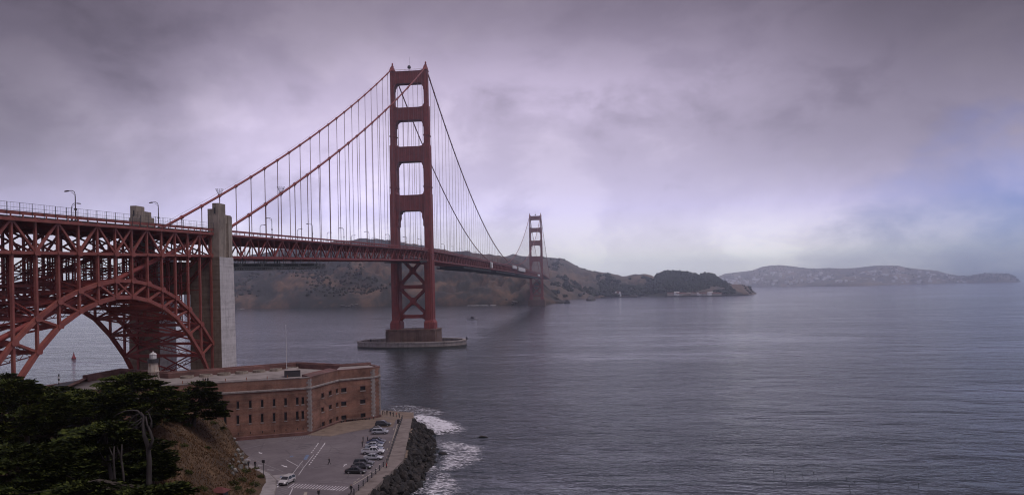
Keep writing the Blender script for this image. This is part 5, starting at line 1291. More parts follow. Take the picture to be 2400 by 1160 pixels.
# arrows
def arrow(px, py, qx, qy):
    a_, b2 = gp(px, py, G0)[:2], gp(qx, qy, G0)[:2]; e = (b2 - a_); ln = np.linalg.norm(e); e /= ln; n_ = V(-e[1], e[0]); z = G0 + .009
    sh = [a_ - n_ * .12, a_ + n_ * .12, a_ + e * ln * .55 + n_ * .12, a_ + e * ln * .55 + n_ * .5, b2, a_ + e * ln * .55 - n_ * .5, a_ + e * ln * .55 - n_ * .12]
    mb = MB(); mb.add([(*p, z) for p in sh], [tuple(range(7))]); mb.build('arrow_marking', M['paint_w'], lot_o, fix=True)
arrow(*c6(640, 175), *c6(715, 220)); arrow(*c6(1155, 470), *c6(1290, 525)); arrow(*c4(1105, 915), *c4(1130, 892)); arrow(*c4(1045, 590), *c4(1058, 578)); arrow(*c4(985, 1112), *c4(1040, 1112))
# accessible bays: blue panels
def panel(name, quad, mat, z=.006):
    mb = MB(); mb.add([(*gp(*p, G0 + z)[:2], G0 + z) for p in quad], [(0, 1, 2, 3)]); o = mb.build(name, mat, lot_o, fix=True); return o
panel('blue_marking', [c6(1655, 350), c6(1730, 350), c6(1790, 240), c6(1715, 240)], M['paint_b']); panel('blue_marking', [c6(1115, 752), c6(1180, 752), c6(1195, 725), c6(1130, 725)], M['paint_b']); panel('blue_marking', [c6(1345, 268), c6(1420, 262), c6(1425, 285), c6(1350, 290)], M['paint_b'])
panel('pale_patch', [c6(905, 710), c6(1370, 665), c6(1345, 700), c6(1120, 850), c6(1030, 862), c6(990, 760)], M['walk'], .004)
for q in ([(390, 330), (480, 350), (450, 380), (330, 355)], [(640, 455), (740, 480), (700, 505), (610, 500)], [(850, 560), (1010, 580), (960, 605), (820, 585)]): panel('word_marking', [c6(*p) for p in q], M['paint_f'])
panel('word_marking', [c6(1680, 1085), c6(1745, 1085), c6(1720, 1165), c6(1650, 1165)], M['paint_y'])
# ------------------------------------------------------------------ cars
def carpaint(name, col):
    mt, t, b = mat_base(name); b.inputs['Base Color'].default_value = (*col, 1); b.inputs['Roughness'].default_value = .32; b.inputs['Coat Weight'].default_value = .6
    f = noise_tex(t, gcoord(t, obj=True), 3, 3); t.links.new(mixc(t, mth(t, 'MULTIPLY', f, .25), col, tuple(c * .8 for c in col)), b.inputs['Base Color']); return mt
M['lampw'] = mat_flat('headlight_glass', (.6, .6, .62), .2); M['lampr'] = mat_flat('tail_light', (.25, .02, .02), .3)
def loft(mb, secs):   # secs: list of (x, [(y,z)...]) same count, closed ring sections along x
    n_ = len(secs[0][1]); vs_ = [(x, y, z) for x, pr in secs for y, z in pr]
    fs = [(i * n_ + k, (i + 1) * n_ + k, (i + 1) * n_ + (k + 1) % n_, i * n_ + (k + 1) % n_) for i in range(len(secs) - 1) for k in range(n_)]
    fs += [tuple(range(n_)), tuple(range((len(secs) - 1) * n_, len(secs) * n_))[::-1]]; mb.add(vs_, fs)
def sec(x, w_, z0, z1, r=.12): return (x, [(-w_, z0 + r), (-w_ + r, z0), (w_ - r, z0), (w_, z0 + r), (w_, z1 - r * 1.6), (w_ - r * 1.5, z1), (-w_ + r * 1.5, z1), (-w_, z1 - r * 1.6)])
def make_car(kind, paint, label):
    C_ = thing('pickup_truck' if kind == 'pickup' else 'parked_car', (0, 0, 0), label, 'pickup truck' if kind == 'pickup' else 'car', 'cars on the waterfront lot')
    Lc = {'sedan': 4.7, 'suv': 4.7, 'pickup': 5.7}[kind]; W_ = {'sedan': .89, 'suv': .94, 'pickup': .98}[kind]; h = Lc / 2
    bz = {'sedan': .92, 'suv': 1.08, 'pickup': 1.12}[kind]; gz = {'sedan': .24, 'suv': .32, 'pickup': .42}[kind]
    mb = MB()
    if kind == 'sedan': S_ = [(-h, .80, gz + .2, bz - .12), (-h + .15, .86, gz, bz + .02), (-h + .8, W_, gz - .02, bz + .06), (-.3, W_ + .01, gz - .05, bz), (h - 1.3, W_, gz - .02, bz - .04), (h - .35, .86, gz, bz - .2), (h, .74, gz + .12, bz - .36)]
    elif kind == 'suv': S_ = [(-h, .84, gz + .15, bz - .05), (-h + .12, .90, gz, bz + .05), (-.3, W_, gz - .03, bz), (h - 1.2, W_, gz, bz - .02), (h - .3, .88, gz, bz - .14), (h, .78, gz + .1, bz - .32)]
    else: S_ = [(-h, .92, gz + .12, bz), (-h + .05, .97, gz, bz + .02), (-.4, W_, gz, bz + .02), (h - 1.5, W_, gz, bz), (h - .3, .92, gz, bz - .1), (h, .84, gz + .1, bz - .25)]
    loft(mb, [sec(*s) for s in S_])
    body = mb.build('body', paint, C_, smooth=False)
    # greenhouse
    if kind == 'sedan': g = [(-1.75, .72, bz + .03), (-.95, .60, 1.40), (.35, .60, 1.43), (1.15, .74, bz - .02)]
    elif kind == 'suv': g = [(-h + .12, .80, bz + .03), (-h + .42, .68, 1.62), (.35, .68, 1.66), (1.15, .80, bz)]
    else: g = [(-.75, .84, bz + .02), (-.62, .70, 1.74), (.75, .70, 1.76), (1.45, .84, bz)]
    vs_ = []; 
    for x, w_, z in g: vs_ += [(x, -w_, z), (x, w_, z)]
    base = [(g[0][0], -g[0][1], bz - .12), (g[0][0], g[0][1], bz - .12), (g[3][0], -g[3][1], bz - .12), (g[3][0], g[3][1], bz - .12)]
    # bottom ring wider
    mb = MB(); b0, b3 = g[0][0], g[3][0]; wb = g[0][1] + .06
    bot = [(b0, -wb, bz - .1), (b3, -wb, bz - .1), (b3, wb, bz - .1), (b0, wb, bz - .1)]; t1, t2 = g[1], g[2]
    tp = [(t1[0], -t1[1], t1[2]), (t2[0], -t2[1], t2[2]), (t2[0], t2[1], t2[2]), (t1[0], t1[1], t1[2])]
    mb.hexa(bot, tp); mb.build('windows', M['glass'], C_)
    mb = MB(); e = .05
    ro = [(t1[0] - .1, -t1[1] - e, t1[2] - .06), (t2[0] + .12, -t2[1] - e, t2[2] - .06), (t2[0] + .12, t2[1] + e, t2[2] - .06), (t1[0] - .1, t1[1] + e, t1[2] - .06)]
    rt = [(t1[0] + .05, -t1[1] + .1, t1[2] + .07), (t2[0] - .1, -t2[1] + .1, t2[2] + .06), (t2[0] - .1, t2[1] - .1, t2[2] + .06), (t1[0] + .05, t1[1] - .1, t1[2] + .07)]
    mb.hexa(ro, rt)
    for s in (-1, 1):
        xm = (t1[0] + t2[0]) / 2
        for xa, xb_, za, zb_ in ((b0, t1[0], bz - .05, t1[2]), (b3, t2[0], bz - .05, t2[2]), (xm, xm, bz - .05, t1[2])):
            mb.beam((xa, s * (wb + .005), za), (xb_, s * (t1[1] + .02), zb_), .09, .06, (1, 0, 0))
    mb.build('roof', paint, C_)
    if kind == 'pickup':
        mb = MB(); mb.box(-h + .12, -.85, -.8, .8, bz - .06, bz + .03); mb.build('cargo_bed', M['steel_dk'], C_)
        mb = MB(); mb.box(-h + .02, -.8, -.98, -.86, bz, bz + .12); mb.box(-h + .02, -.8, .86, .98, bz, bz + .12); mb.box(-h + .02, -h + .12, -.86, .86, bz, bz + .12); mb.build('bed_rail', paint, C_)
    rw = {'sedan': .33, 'suv': .37, 'pickup': .41}[kind]
    for x in (-h + .95, h - .92):
        for s in (-1, 1):
            mb = MB(); c = (x, s * (W_ - .08), rw); vs_ = []; n_ = 14
            for rr, yo in ((rw * .62, -.13), (rw, -.11), (rw, .11), (rw * .62, .13)):
                for k in range(n_):
                    t = 2 * math.pi * k / n_; vs_.append((c[0] + rr * math.cos(t), c[1] + yo, c[2] + rr * math.sin(t)))
            mb.add(vs_, [(j * n_ + k, j * n_ + (k + 1) % n_, (j + 1) * n_ + (k + 1) % n_, (j + 1) * n_ + k) for j in range(3) for k in range(n_)]); wo = mb.build('wheel', M['tyre'], C_)
            mb = MB(); mb.add([(c[0] + rw * .62 * math.cos(2 * math.pi * k / n_), c[1] + s * .12, c[2] + rw * .62 * math.sin(2 * math.pi * k / n_)) for k in range(n_)], [tuple(range(n_))]); mb.build('rim', M['rim'], wo)
    for s in (-1, 1):
        mb = MB(); mb.box(h - .22, h + .01, s * .62 - .16, s * .62 + .16, bz - .46, bz - .30); mb.build('headlight', M['lampw'], C_)
        mb = MB(); mb.box(-h - .015, -h + .1, s * .68 - .12, s * .68 + .12, bz - .32, bz - .14); mb.build('tail_light', M['lampr'], C_)
        mb = MB(); mb.box(.75, .95, s * (W_ + .1) - .1, s * (W_ + .1) + .1, bz - .02, bz + .14); mb.build('mirror', paint, C_)
    mb = MB(); mb.box(h - .03, h + .015, -.42, .42, gz + .12, gz + .36); mb.build('grille', M['tyre'], C_)
    return C_
PA = {k: carpaint(k + '_car_paint', c) for k, c in dict(black=(.012, .012, .014), charcoal=(.03, .032, .036), grey=(.075, .078, .085), blue=(.03, .05, .11), silver=(.36, .37, .40), white=(.62, .62, .65), pearl=(.50, .47, .46), steel=(.19, .22, .28)).items()}
def park(kind, col, px, py, rot, label):
    o = make_car(kind, PA[col], label); P = gp(px, py, G0); o.location = (P[0], P[1], G0 + .01); o.rotation_euler.z = math.radians(rot); return o
park('suv', 'charcoal', 898, 998, 8, 'dark charcoal suv at the far end of the seawall row')
park('suv', 'silver', 891, 1016, 8, 'silver suv parked second from the far end of the row')
park('sedan', 'grey', 886, 1010, 8, 'grey car half hidden behind the silver suv')
park('sedan', 'black', 884, 1037, 6, 'dark sedan topmost of the tight cluster beside the standing people')
park('sedan', 'blue', 880, 1042, 6, 'dark blue sedan behind two silver cars in the cluster')
park('sedan', 'silver', 877, 1048, 6, 'silver sedan next to the blue sedan')
park('sedan', 'steel', 877, 1055, 6, 'steel blue sedan directly behind the white pickup')
park('pickup', 'white', 875, 1063, 4, 'white pickup truck in the middle of the seawall row')
park('sedan', 'silver', 875, 1076, 2, 'silver sedan in front of the white pickup')
park('suv', 'grey', 853, 1090, 2, 'dark grey suv furthest of the three dark cars at the row end')
park('sedan', 'charcoal', 848, 1097, 0, 'charcoal sedan in the middle of the three dark cars')
park('sedan', 'black', 834, 1108, 0, 'black sedan nearest of the three dark cars, by the empty stalls')
o = park('suv', 'pearl', 672, 1132, -97, 'white suv driving over the crosswalk')

# ------------------------------------------------------------------ people
def mat_person(name, top, legs, hair=(.03, .02, .015)):
    mt, t, b = mat_base(name); s = t.nodes.new('ShaderNodeTexCoord'); sp = t.nodes.new('ShaderNodeSeparateXYZ'); t.links.new(s.outputs['Object'], sp.inputs[0])
    z = mth(t, 'DIVIDE', sp.outputs[2], 1.8)
    c = ramp(t, z, [(0, (.02, .02, .02)), (.045, legs), (.50, top), (.83, (.30, .17, .12)), (.945, hair)], 'CONSTANT'); t.links.new(c, b.inputs['Base Color']); b.inputs['Roughness'].default_value = .85; return mt
def body_mesh(name, pose):
    V_ = {'pel': (0, 0, .95, .15), 'wa': (0, 0, 1.1, .135), 'ch': (.02, 0, 1.35, .17), 'ne': (.03, 0, 1.52, .06), 'hd0': (.05, 0, 1.62, .085), 'hd1': (.05, 0, 1.74, .09)}
    E_ = [('pel', 'wa'), ('wa', 'ch'), ('ch', 'ne'), ('ne', 'hd0'), ('hd0', 'hd1')]
    st, ar = pose
    for s, n_ in ((1, 'l'), (-1, 'r')):
        f = st * s
        V_[n_ + 'h'] = (0, .09 * s, .88, .095); V_[n_ + 'k'] = (.16 * f + .04, .10 * s, .48, .07); V_[n_ + 'a'] = (.30 * f - .04, .10 * s, .09, .05); V_[n_ + 't'] = (.30 * f + .14, .11 * s, .045, .04)
        V_[n_ + 's'] = (0.02, .19 * s, 1.42, .075); V_[n_ + 'e'] = (-.12 * f * (1 if ar == 0 else 0) + .03 + (.12 if ar else 0), .25 * s, 1.15, .05); V_[n_ + 'w'] = (-.18 * f * (1 if ar == 0 else 0) + .1 + (.22 if ar else 0), .22 * s * (.5 if ar else 1), .93 + (.18 if ar else 0), .04); V_[n_ + 'f'] = (V_[n_ + 'w'][0] + .05, V_[n_ + 'w'][1], V_[n_ + 'w'][2] - .08, .035)
        E_ += [('pel', n_ + 'h'), (n_ + 'h', n_ + 'k'), (n_ + 'k', n_ + 'a'), (n_ + 'a', n_ + 't'), ('ch', n_ + 's'), (n_ + 's', n_ + 'e'), (n_ + 'e', n_ + 'w'), (n_ + 'w', n_ + 'f')]
    ks = list(V_); bm = bmesh.new(); lay = bm.verts.layers.skin.verify(); bv = {}
    for k in ks:
        v = bm.verts.new(V_[k][:3]); v[lay].radius = (V_[k][3], V_[k][3]); bv[k] = v
    bv['pel'][lay].use_root = True
    for a_, b2 in E_: bm.edges.new((bv[a_], bv[b2]))
    me = bpy.data.meshes.new(name); bm.to_mesh(me); bm.free(); return me
POSE = {'walk': body_mesh('person', (1.0, 0)), 'stand': body_mesh('person', (.15, 0)), 'lean': body_mesh('person', (.25, 1))}
DG = bpy.context.evaluated_depsgraph_get
BAKED = {}
for k, me in POSE.items():
    o = bpy.data.objects.new('tmp', me); COL.objects.link(o); md = o.modifiers.new('skin', 'SKIN'); md.use_smooth_shade = True; o.modifiers.new('sub', 'SUBSURF').levels = 1
    dg = DG(); dg.update(); BAKED[k] = bpy.data.meshes.new_from_object(o.evaluated_get(dg)); BAKED[k].name = 'person'; bpy.data.objects.remove(o)
CL = {}
def person(px, py, z, pose, top, legs, rot, label, P=None, sc=1.0, lean=0):
    key = (top, legs)
    if key not in CL: CL[key] = mat_person('clothing', top, legs)
    me = BAKED[pose].copy(); me.materials.clear(); me.materials.append(CL[key])
    o = link('person', me); P = gp(px, py, z) if P is None else P; o.location = (P[0], P[1], z); o.rotation_euler = (0, math.radians(lean), math.radians(rot)); o.scale = (sc,) * 3
    tag(o, label, 'person', 'people around the fort')
bk, nv, rd, wt, gr = (.015, .015, .017), (.02, .025, .04), (.33, .03, .03), (.55, .54, .56), (.09, .09, .10)
person(772, 1088, G0, 'walk', bk, bk, 200, 'person in black walking across the middle of the parking lot')
person(583, 1095, G0 + .13, 'walk', bk, nv, 100, 'person in dark jacket walking on the sidewalk, left of two')
person(598, 1096, G0 + .13, 'stand', bk, bk, 90, 'person in black coat on the sidewalk, right of two')
person(823, 1157, G0, 'walk', bk, bk, 60, 'person in black striding at the seawall end of the crosswalk', sc=1.15)
person(906, 1100, G0, 'stand', rd, nv, 10, 'person in a red top standing by the seawall line')
person(849, 1047, G0, 'stand', bk, bk, 0, 'person in black standing left of the blue sedan')
person(851, 1036, G0, 'stand', bk, gr, 0, 'taller dark figure behind the person beside the parked cluster')
person(862, 1036, G0, 'stand', nv, bk, 180, 'dark figure by the tail of the topmost clustered sedan')
person(876, 982, G0 + .03, 'lean', wt, bk, 200, 'person in a white top by the fort corner quoins')
person(747, 1166, G0, 'stand', bk, bk, 120, 'person in black at the bottom edge of the lot')
for i, (px, py, c) in enumerate(((897, 972, bk), (902, 971, wt), (907, 973, bk), (915, 975, nv), (922, 976, bk), (929, 977, rd), (936, 979, gr))):
    person(px, py, G0, 'stand' if i % 2 else 'lean', c, bk, 40 * i, f'{names[i]} small figure from the left in the line behind the fort corner')
for i, px in enumerate((476, 481, 487)):
    P = atd(px, 892, 222); person(px, 892, ZT, 'stand', bk, bk, 60 * i, f'{names[i]} dark figure of three standing on the fort roof', P=P)
for i, (px, d_) in enumerate(((956, 595), (961, 597), (966, 595), (971, 596))):
    P = atd(px, 770, d_); person(px, 770, 13.75, 'stand', bk, bk, 50 * i, f'{names[i]} tiny worker of four on the near tower pier', P=V(P[0], -9.5, 0), sc=1.1)

# ------------------------------------------------------------------ cypress trees
def cypress(name, label, base, top_z, crowns, mat, trunk_r=.45, seed=0, sweep=(.35, .1), dens=1.0, bark='barkd', branches=True):
    """crowns: list of (cx, cy, cz, rx, ry, rz, pads)"""
    rnd = random.Random(seed); T = thing(name, base, label, 'tree', 'cypress trees on the bluff')
    mid = V(*base); cen = np.mean([c[:3] for c in crowns], axis=0)
    tp = V(cen[0], cen[1], top_z)
    pts = [mid + (tp - mid) * t + V(.5 * math.sin(3 * t + seed), .4 * math.cos(4 * t + seed), 0) * t for t in np.linspace(0, .9, 7)]
    pts[0] = mid + V(0, 0, -.8)
    mb = MB(); mb.tube(pts, [trunk_r * (1.15 - .75 * t) for t in np.linspace(0, 1, 7)], 8); mb.build('trunk', M[bark], T, smooth=True)
    limbs = MB(); allq = []; rg = np.random.default_rng(seed)
    for (cx0, cy0, cz0, rx, ry, rz, npad) in crowns:
        for k in range(npad):
            # pads sit mostly on the shell of the crown, flat shelves as in wind-shaped cypress
            while True:
                d = V(rnd.gauss(0, 1), rnd.gauss(0, 1), rnd.gauss(.15, .8)); d /= np.linalg.norm(d)
                if d[2] > -.55: break
            rr = rnd.uniform(.5, 1.0) ** .6
            c = V(cx0 + d[0] * rx * rr, cy0 + d[1] * ry * rr, cz0 + d[2] * rz * rr)
            pr = rnd.uniform(.9, 2.0) * (0.6 + .1 * min(rx, 5)); ph_ = pr * rnd.uniform(.12, .24)
            if branches and k % 4 == 0:
                j = pts[rnd.randrange(3, 7)]; m_ = (j + c) / 2 + V(0, 0, -.4); limbs.tube([j, m_, c], [.14, .09, .04], 5)
            out_ = V(d[0] + sweep[0], d[1] + sweep[1], 0); out_ /= np.linalg.norm(out_) + 1e-6
            n_ = int(150 * dens); a_ = rg.uniform(0, 2 * np.pi, n_); u = np.sqrt(rg.random(n_)); ca, sa = np.cos(a_), np.sin(a_)
            p = c + np.stack([ca * u * pr, sa * u * pr, ph_ * (1 - u * u) * rg.uniform(-.6, 1, n_)], 1)
            dr = np.stack([ca * .8 + out_[0] * .9 + rg.normal(0, .3, n_), sa * .8 + out_[1] * .9 + rg.normal(0, .3, n_), rg.uniform(-.10, .38, n_)], 1); dr /= np.linalg.norm(dr, axis=1)[:, None]
            ln = rg.uniform(.36, .85, n_)[:, None]; sd_ = np.cross(dr, np.stack([rg.normal(0, .5, n_), rg.normal(0, .5, n_), np.ones(n_)], 1)); sd_ /= np.linalg.norm(sd_, axis=1)[:, None] + 1e-6; w_ = ln * rg.uniform(.14, .26, n_)[:, None]
            up_ = ln * np.array([[0, 0, .08]]); quad = np.stack([p, p + dr * ln * .5 + sd_ * w_ + up_, p + dr * ln, p + dr * ln * .5 - sd_ * w_ - up_], 1); allq.append(quad)
    if branches and limbs.v: limbs.build('limbs', M[bark], T)
    qv = np.concatenate(allq).reshape(-1, 3) - np.array(base); nq = len(qv) // 4
    me = bpy.data.meshes.new('crown'); me.vertices.add(len(qv)); me.vertices.foreach_set('co', qv.ravel()); me.loops.add(nq * 4); me.loops.foreach_set('vertex_index', np.arange(nq * 4)); me.polygons.add(nq); me.polygons.foreach_set('loop_start', np.arange(nq) * 4); me.materials.append(mat); me.update(calc_edges=True); me.validate()
    link('crown', me, T)
    return T
def tree_at(label, px, d, ytop, ybot, crown_px, mat='cyp', seed=1, rt=.45, **kw):
    """crown_px: list of (px, py, depth, half width px, half height px, pads)"""
    b = atd(px, ybot, d); gz_ = max(surf(b[0], b[1]), 3); base = (b[0], b[1], gz_)
    cr = []
    for cpx, cpy, cdp, hw, hh, npad in crown_px:
        c = atd(cpx, cpy, cdp); rx = hw * cdp / FPX; rz = hh * cdp / FPX; cr.append((c[0], c[1], c[2], rx, max(2.5, rx * .75), rz, npad))
    tz = atd(px, ytop, d)[2]
    return cypress('cypress_tree', label, base, tz, cr, M[mat], rt, seed, **kw)
tree_at('broad layered cypress in front of the lighthouse and fort roof', 318, 148, 890, 1010, [(318, 935, 148, 98, 48, 90), (300, 897, 149, 62, 24, 30), (255, 955, 146, 70, 40, 46), (380, 950, 148, 50, 36, 34)], seed=11)
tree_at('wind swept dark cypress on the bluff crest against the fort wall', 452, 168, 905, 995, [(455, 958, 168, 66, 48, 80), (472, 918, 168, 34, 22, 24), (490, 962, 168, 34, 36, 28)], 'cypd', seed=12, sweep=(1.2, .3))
tree_at('dark cypress filling the left edge of the frame', 60, 120, 900, 1090, [(40, 985, 120, 112, 66, 120), (20, 915, 121, 60, 26, 34), (135, 965, 122, 66, 42, 50)], seed=13)
tree_at('mid green cypress between the left edge and the broad cypress', 185, 140, 915, 1020, [(180, 965, 140, 95, 46, 90), (225, 935, 141, 60, 30, 36), (120, 935, 142, 60, 28, 34)], seed=14)
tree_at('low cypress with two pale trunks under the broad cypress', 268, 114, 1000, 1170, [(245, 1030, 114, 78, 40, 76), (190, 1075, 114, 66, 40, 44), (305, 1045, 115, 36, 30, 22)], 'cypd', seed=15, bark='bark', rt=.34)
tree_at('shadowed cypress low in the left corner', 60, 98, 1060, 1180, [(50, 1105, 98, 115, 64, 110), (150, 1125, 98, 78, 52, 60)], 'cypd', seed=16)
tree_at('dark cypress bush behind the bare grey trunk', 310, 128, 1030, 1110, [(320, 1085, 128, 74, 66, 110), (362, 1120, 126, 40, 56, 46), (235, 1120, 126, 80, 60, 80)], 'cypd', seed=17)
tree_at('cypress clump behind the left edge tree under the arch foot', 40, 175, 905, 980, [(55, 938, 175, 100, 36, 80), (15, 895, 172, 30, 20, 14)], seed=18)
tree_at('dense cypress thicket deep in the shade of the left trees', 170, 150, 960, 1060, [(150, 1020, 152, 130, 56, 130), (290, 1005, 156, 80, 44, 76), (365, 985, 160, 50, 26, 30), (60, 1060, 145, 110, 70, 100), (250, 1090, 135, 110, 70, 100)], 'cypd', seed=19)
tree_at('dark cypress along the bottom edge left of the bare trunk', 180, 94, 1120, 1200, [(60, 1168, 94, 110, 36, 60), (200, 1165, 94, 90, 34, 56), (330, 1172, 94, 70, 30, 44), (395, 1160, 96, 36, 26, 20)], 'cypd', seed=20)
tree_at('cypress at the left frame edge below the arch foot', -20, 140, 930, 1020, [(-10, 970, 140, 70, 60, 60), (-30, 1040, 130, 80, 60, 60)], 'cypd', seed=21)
# second pale trunk of the low cypress is its own stem
b = atd(290, 1165, 113); 
# bare grey trunk
bx = lambda px, py, d=104: atd(px, py, d)
DT = thing('dead_tree', tuple(bx(347, 1185)), 'bare pale grey dead trunk with curling broken branches', 'tree')
mb = MB(); tr = [bx(347, 1190), bx(349, 1130), bx(350, 1080), bx(347, 1045), bx(338, 1020), bx(335, 995), bx(336, 975), bx(330, 965)]; mb.tube(tr, [.40, .35, .32, .30, .24, .19, .15, .09], 10); mb.build('trunk', M['bark'], DT, smooth=True)
mb = MB(); mb.tube([bx(350, 1052, 103.6), bx(358, 1030, 103.6), bx(352, 1010, 103.6), bx(345, 995, 103.8), bx(342, 975)], [.24, .2, .16, .12, .08], 8); mb.build('side_stem', M['bark'], DT, smooth=True)
for pp, rr in (([(345, 1000), (353, 1000), (355, 985), (350, 970), (345, 963)], .10), ([(334, 975), (322, 962), (310, 961), (296, 962), (280, 968), (270, 973)], .11), ([(335, 978), (325, 985), (310, 995), (300, 1003)], .10), ([(333, 985), (322, 995), (312, 1003), (308, 1010)], .08), ([(341, 966), (350, 960), (358, 953)], .07), ([(330, 967), (318, 972), (305, 985), (299, 998)], .09), ([(337, 990), (328, 1000), (320, 1004)], .07), ([(355, 985), (356, 1000), (351, 1008)], .07)):
    mb = MB(); mb.tube([bx(x, y, 104 - .05 * i) for i, (x, y) in enumerate(pp)], [rr * 1.3 * (1 - .8 * i / len(pp)) for i in range(len(pp))], 6); mb.build('branch', M['bark'], DT, smooth=True)
for i, (px, d, y0, y1, lab) in enumerate(((268, 110, 1045, 1180, 'thin grey trunk left of a pair under the low cypress'), (286, 110.5, 1040, 1180, 'thin grey trunk right of a pair under the low cypress'))):
    o = thing('bare_trunk', tuple(atd(px + 5, y1, d)), lab, 'tree'); mb = MB(); mb.tube([atd(px + 5, y1, d), atd(px + 3 * i, 1110, d), atd(px - 2, 1075, d), atd(px, y0, d)], [.19, .16, .14, .08], 7); mb.build('trunk', M['bark'], o, smooth=True)
    mb = MB(); mb.tube([atd(px - 2, 1072, d), atd(px - 9, 1055, d), atd(px - 12, 1046, d)], [.1, .07, .03], 5); mb.build('branch', M['bark'], o)

# ------------------------------------------------------------------ bluff cover: dry grass, shrubs, outcrops
vs_, fs = [], []
cnt = 0
while cnt < 16000:
    x, y = random.uniform(20, 92), random.uniform(-510, -405); z = surf(x, y)
    if z < 5.3: continue
    d_ = V(x, y, z) - CAM; dp = d_ @ FW; px, py = 1200 + FPX * (d_ @ RT) / dp, 580 + SHY - FPX * (d_ @ UP) / dp
    if not (320 < px < 660 and 970 < py < 1175): continue
    cnt += 1; P = V(x, y, z)
    for q in range(2):
        a_ = random.uniform(0, 6.28); h_ = random.uniform(.18, .5); l_ = V(random.gauss(0, .16), random.gauss(0, .16), h_); s_ = V(math.cos(a_), math.sin(a_), 0) * random.uniform(.04, .10); b2 = len(vs_)
        vs_ += [tuple(P - s_), tuple(P + s_), tuple(P + l_)]; fs.append((b2, b2 + 1, b2 + 2))
mb = MB(); mb.v, mb.f, mb.mi = vs_, fs, [0] * len(fs); o = mb.build('dry_grass', M['drygrass'], fix=False); tag(o, 'dry brown grass covering the bluff slope', kind='stuff')
def shrub(px, py, r, label, mat='scrub'):
    P = on_bluff(px, py); P[2] = surf(P[0], P[1]); o = thing('shrub', tuple(P), label, 'shrub', 'shrubs on the bluff'); vs_, fs = [], []
    for q in range(int(260 * r)):
        d = V(random.gauss(0, 1), random.gauss(0, 1), abs(random.gauss(0, .8))); d /= np.linalg.norm(d); p = P + d * r * random.uniform(.4, 1) * V(1, 1, .7)
        dr = d + V(random.gauss(0, .5), random.gauss(0, .5), random.gauss(.3, .4)); dr /= np.linalg.norm(dr); ln = random.uniform(.15, .34); s_ = np.cross(dr, V(random.gauss(0, 1), random.gauss(0, 1), .5)); s_ = s_ / (np.linalg.norm(s_) + 1e-6) * ln * .35; b2 = len(vs_)
        vs_ += [tuple(p), tuple(p + dr * ln * .5 + s_), tuple(p + dr * ln), tuple(p + dr * ln * .5 - s_)]; fs.append((b2, b2 + 1, b2 + 2, b2 + 3))
    mb = MB(); mb.v, mb.f, mb.mi = vs_, fs, [0] * len(fs); mb.build('foliage', M[mat], o, fix=False)
    mb = MB(); mb.tube([P + V(0, 0, -.2), P + V(.05, 0, r * .6)], [.07, .03], 5); mb.build('stem', M['barkd'], o)
    return o
SH = [(485, 1052, .7, 'small lone green shrub in the middle of the brown slope'), (595, 1140, 1.3, 'rounded dark green shrub at the slope foot near the sidewalk'), (565, 1128, 1.2, 'green shrub left of the rounded shrub at the slope foot'), (575, 1110, 1.1, 'green shrub below the pale cliff rocks'), (545, 1140, 1.3, 'dark shrub above the red roof'), (610, 1120, .9, 'small shrub at the sidewalk bend'), (585, 1155, 1.2, 'green shrub at the bottom of the slope'), (420, 1140, 1.3, 'dark shrub low on the slope left of the red roof'), (440, 1112, 1.0, 'grey brown shrub on the lower slope'), (395, 1120, 1.4, 'dark shrub beside the bare trunk foot'), (470, 1150, 1.2, 'dark shrub just left of the red roof'), (430, 1050, .9, 'dusky shrub on the upper left slope'), (405, 1040, .9, 'shrub right of the bare trunk on the slope'), (540, 1100, .8, 'shrub under the rock outcrop'), (380, 1070, 1.0, 'dark shrub close right of the bare trunk'), (600, 1100, .8, 'shrub on the low cliff above the walkers'), (520, 1010, .9, 'dry shrub at the crest edge'), (500, 1000, 1.0, 'dry shrub under the wind swept cypress'), (440, 1000, 1.0, 'shrub at the crest left of the wind swept cypress'), (555, 1150, 1.0, 'shrub right of the red roof')]
for i, s in enumerate(SH): shrub(*s, mat='scrub' if i % 4 else 'cypd')
for i, (px, py, r) in enumerate([(548, 1032, .9), (553, 1044, .8), (556, 1058, 1.0), (561, 1066, .9), (551, 1068, .8), (565, 1078, 1.2), (572, 1088, 1.3), (558, 1084, 1.0), (546, 1080, .8), (542, 1100, 1.0), (551, 1106, 1.1), (563, 1098, 1.3), (545, 1112, .8), (577, 1098, 1.0), (538, 1092, .7), (569, 1070, .9)]):
    P = on_bluff(px, py); o = link('rock_outcrop', rmesh[i % 9].copy(), None, (P[0], P[1], max(P[2], surf(P[0], P[1])) + .1)); o.data.materials.clear(); o.data.materials.append(M['rock_pale']); o.scale = (r * .62, r * .7, r * .8); o.rotation_euler = (i, i * 2, i * 3)
    tag(o, 'pale grey green outcrop rock on the low cliff above the sidewalk', 'rock', 'pale rocks on the cliff edge')
for i, (px, py, r) in enumerate([(413, 932, .8), (363, 983, .8), (380, 985, .6), (405, 980, .7), (425, 962, .6), (420, 952, .5), (372, 992, .5)]):
    P = atd(px, py, 172); P[2] = max(P[2], 3); o = link('white_boulder', rmesh[(i + 3) % 9].copy(), None, tuple(P)); o.data.materials.clear(); o.data.materials.append(M['rock_pale']); o.scale = (r * .9, r * .9, r * .6)
    o.location.z = surf(P[0], P[1]) + .2; tag(o, 'pale boulder peeking between the cypresses at the bluff crest', 'rock', 'pale boulders on the bluff crest')
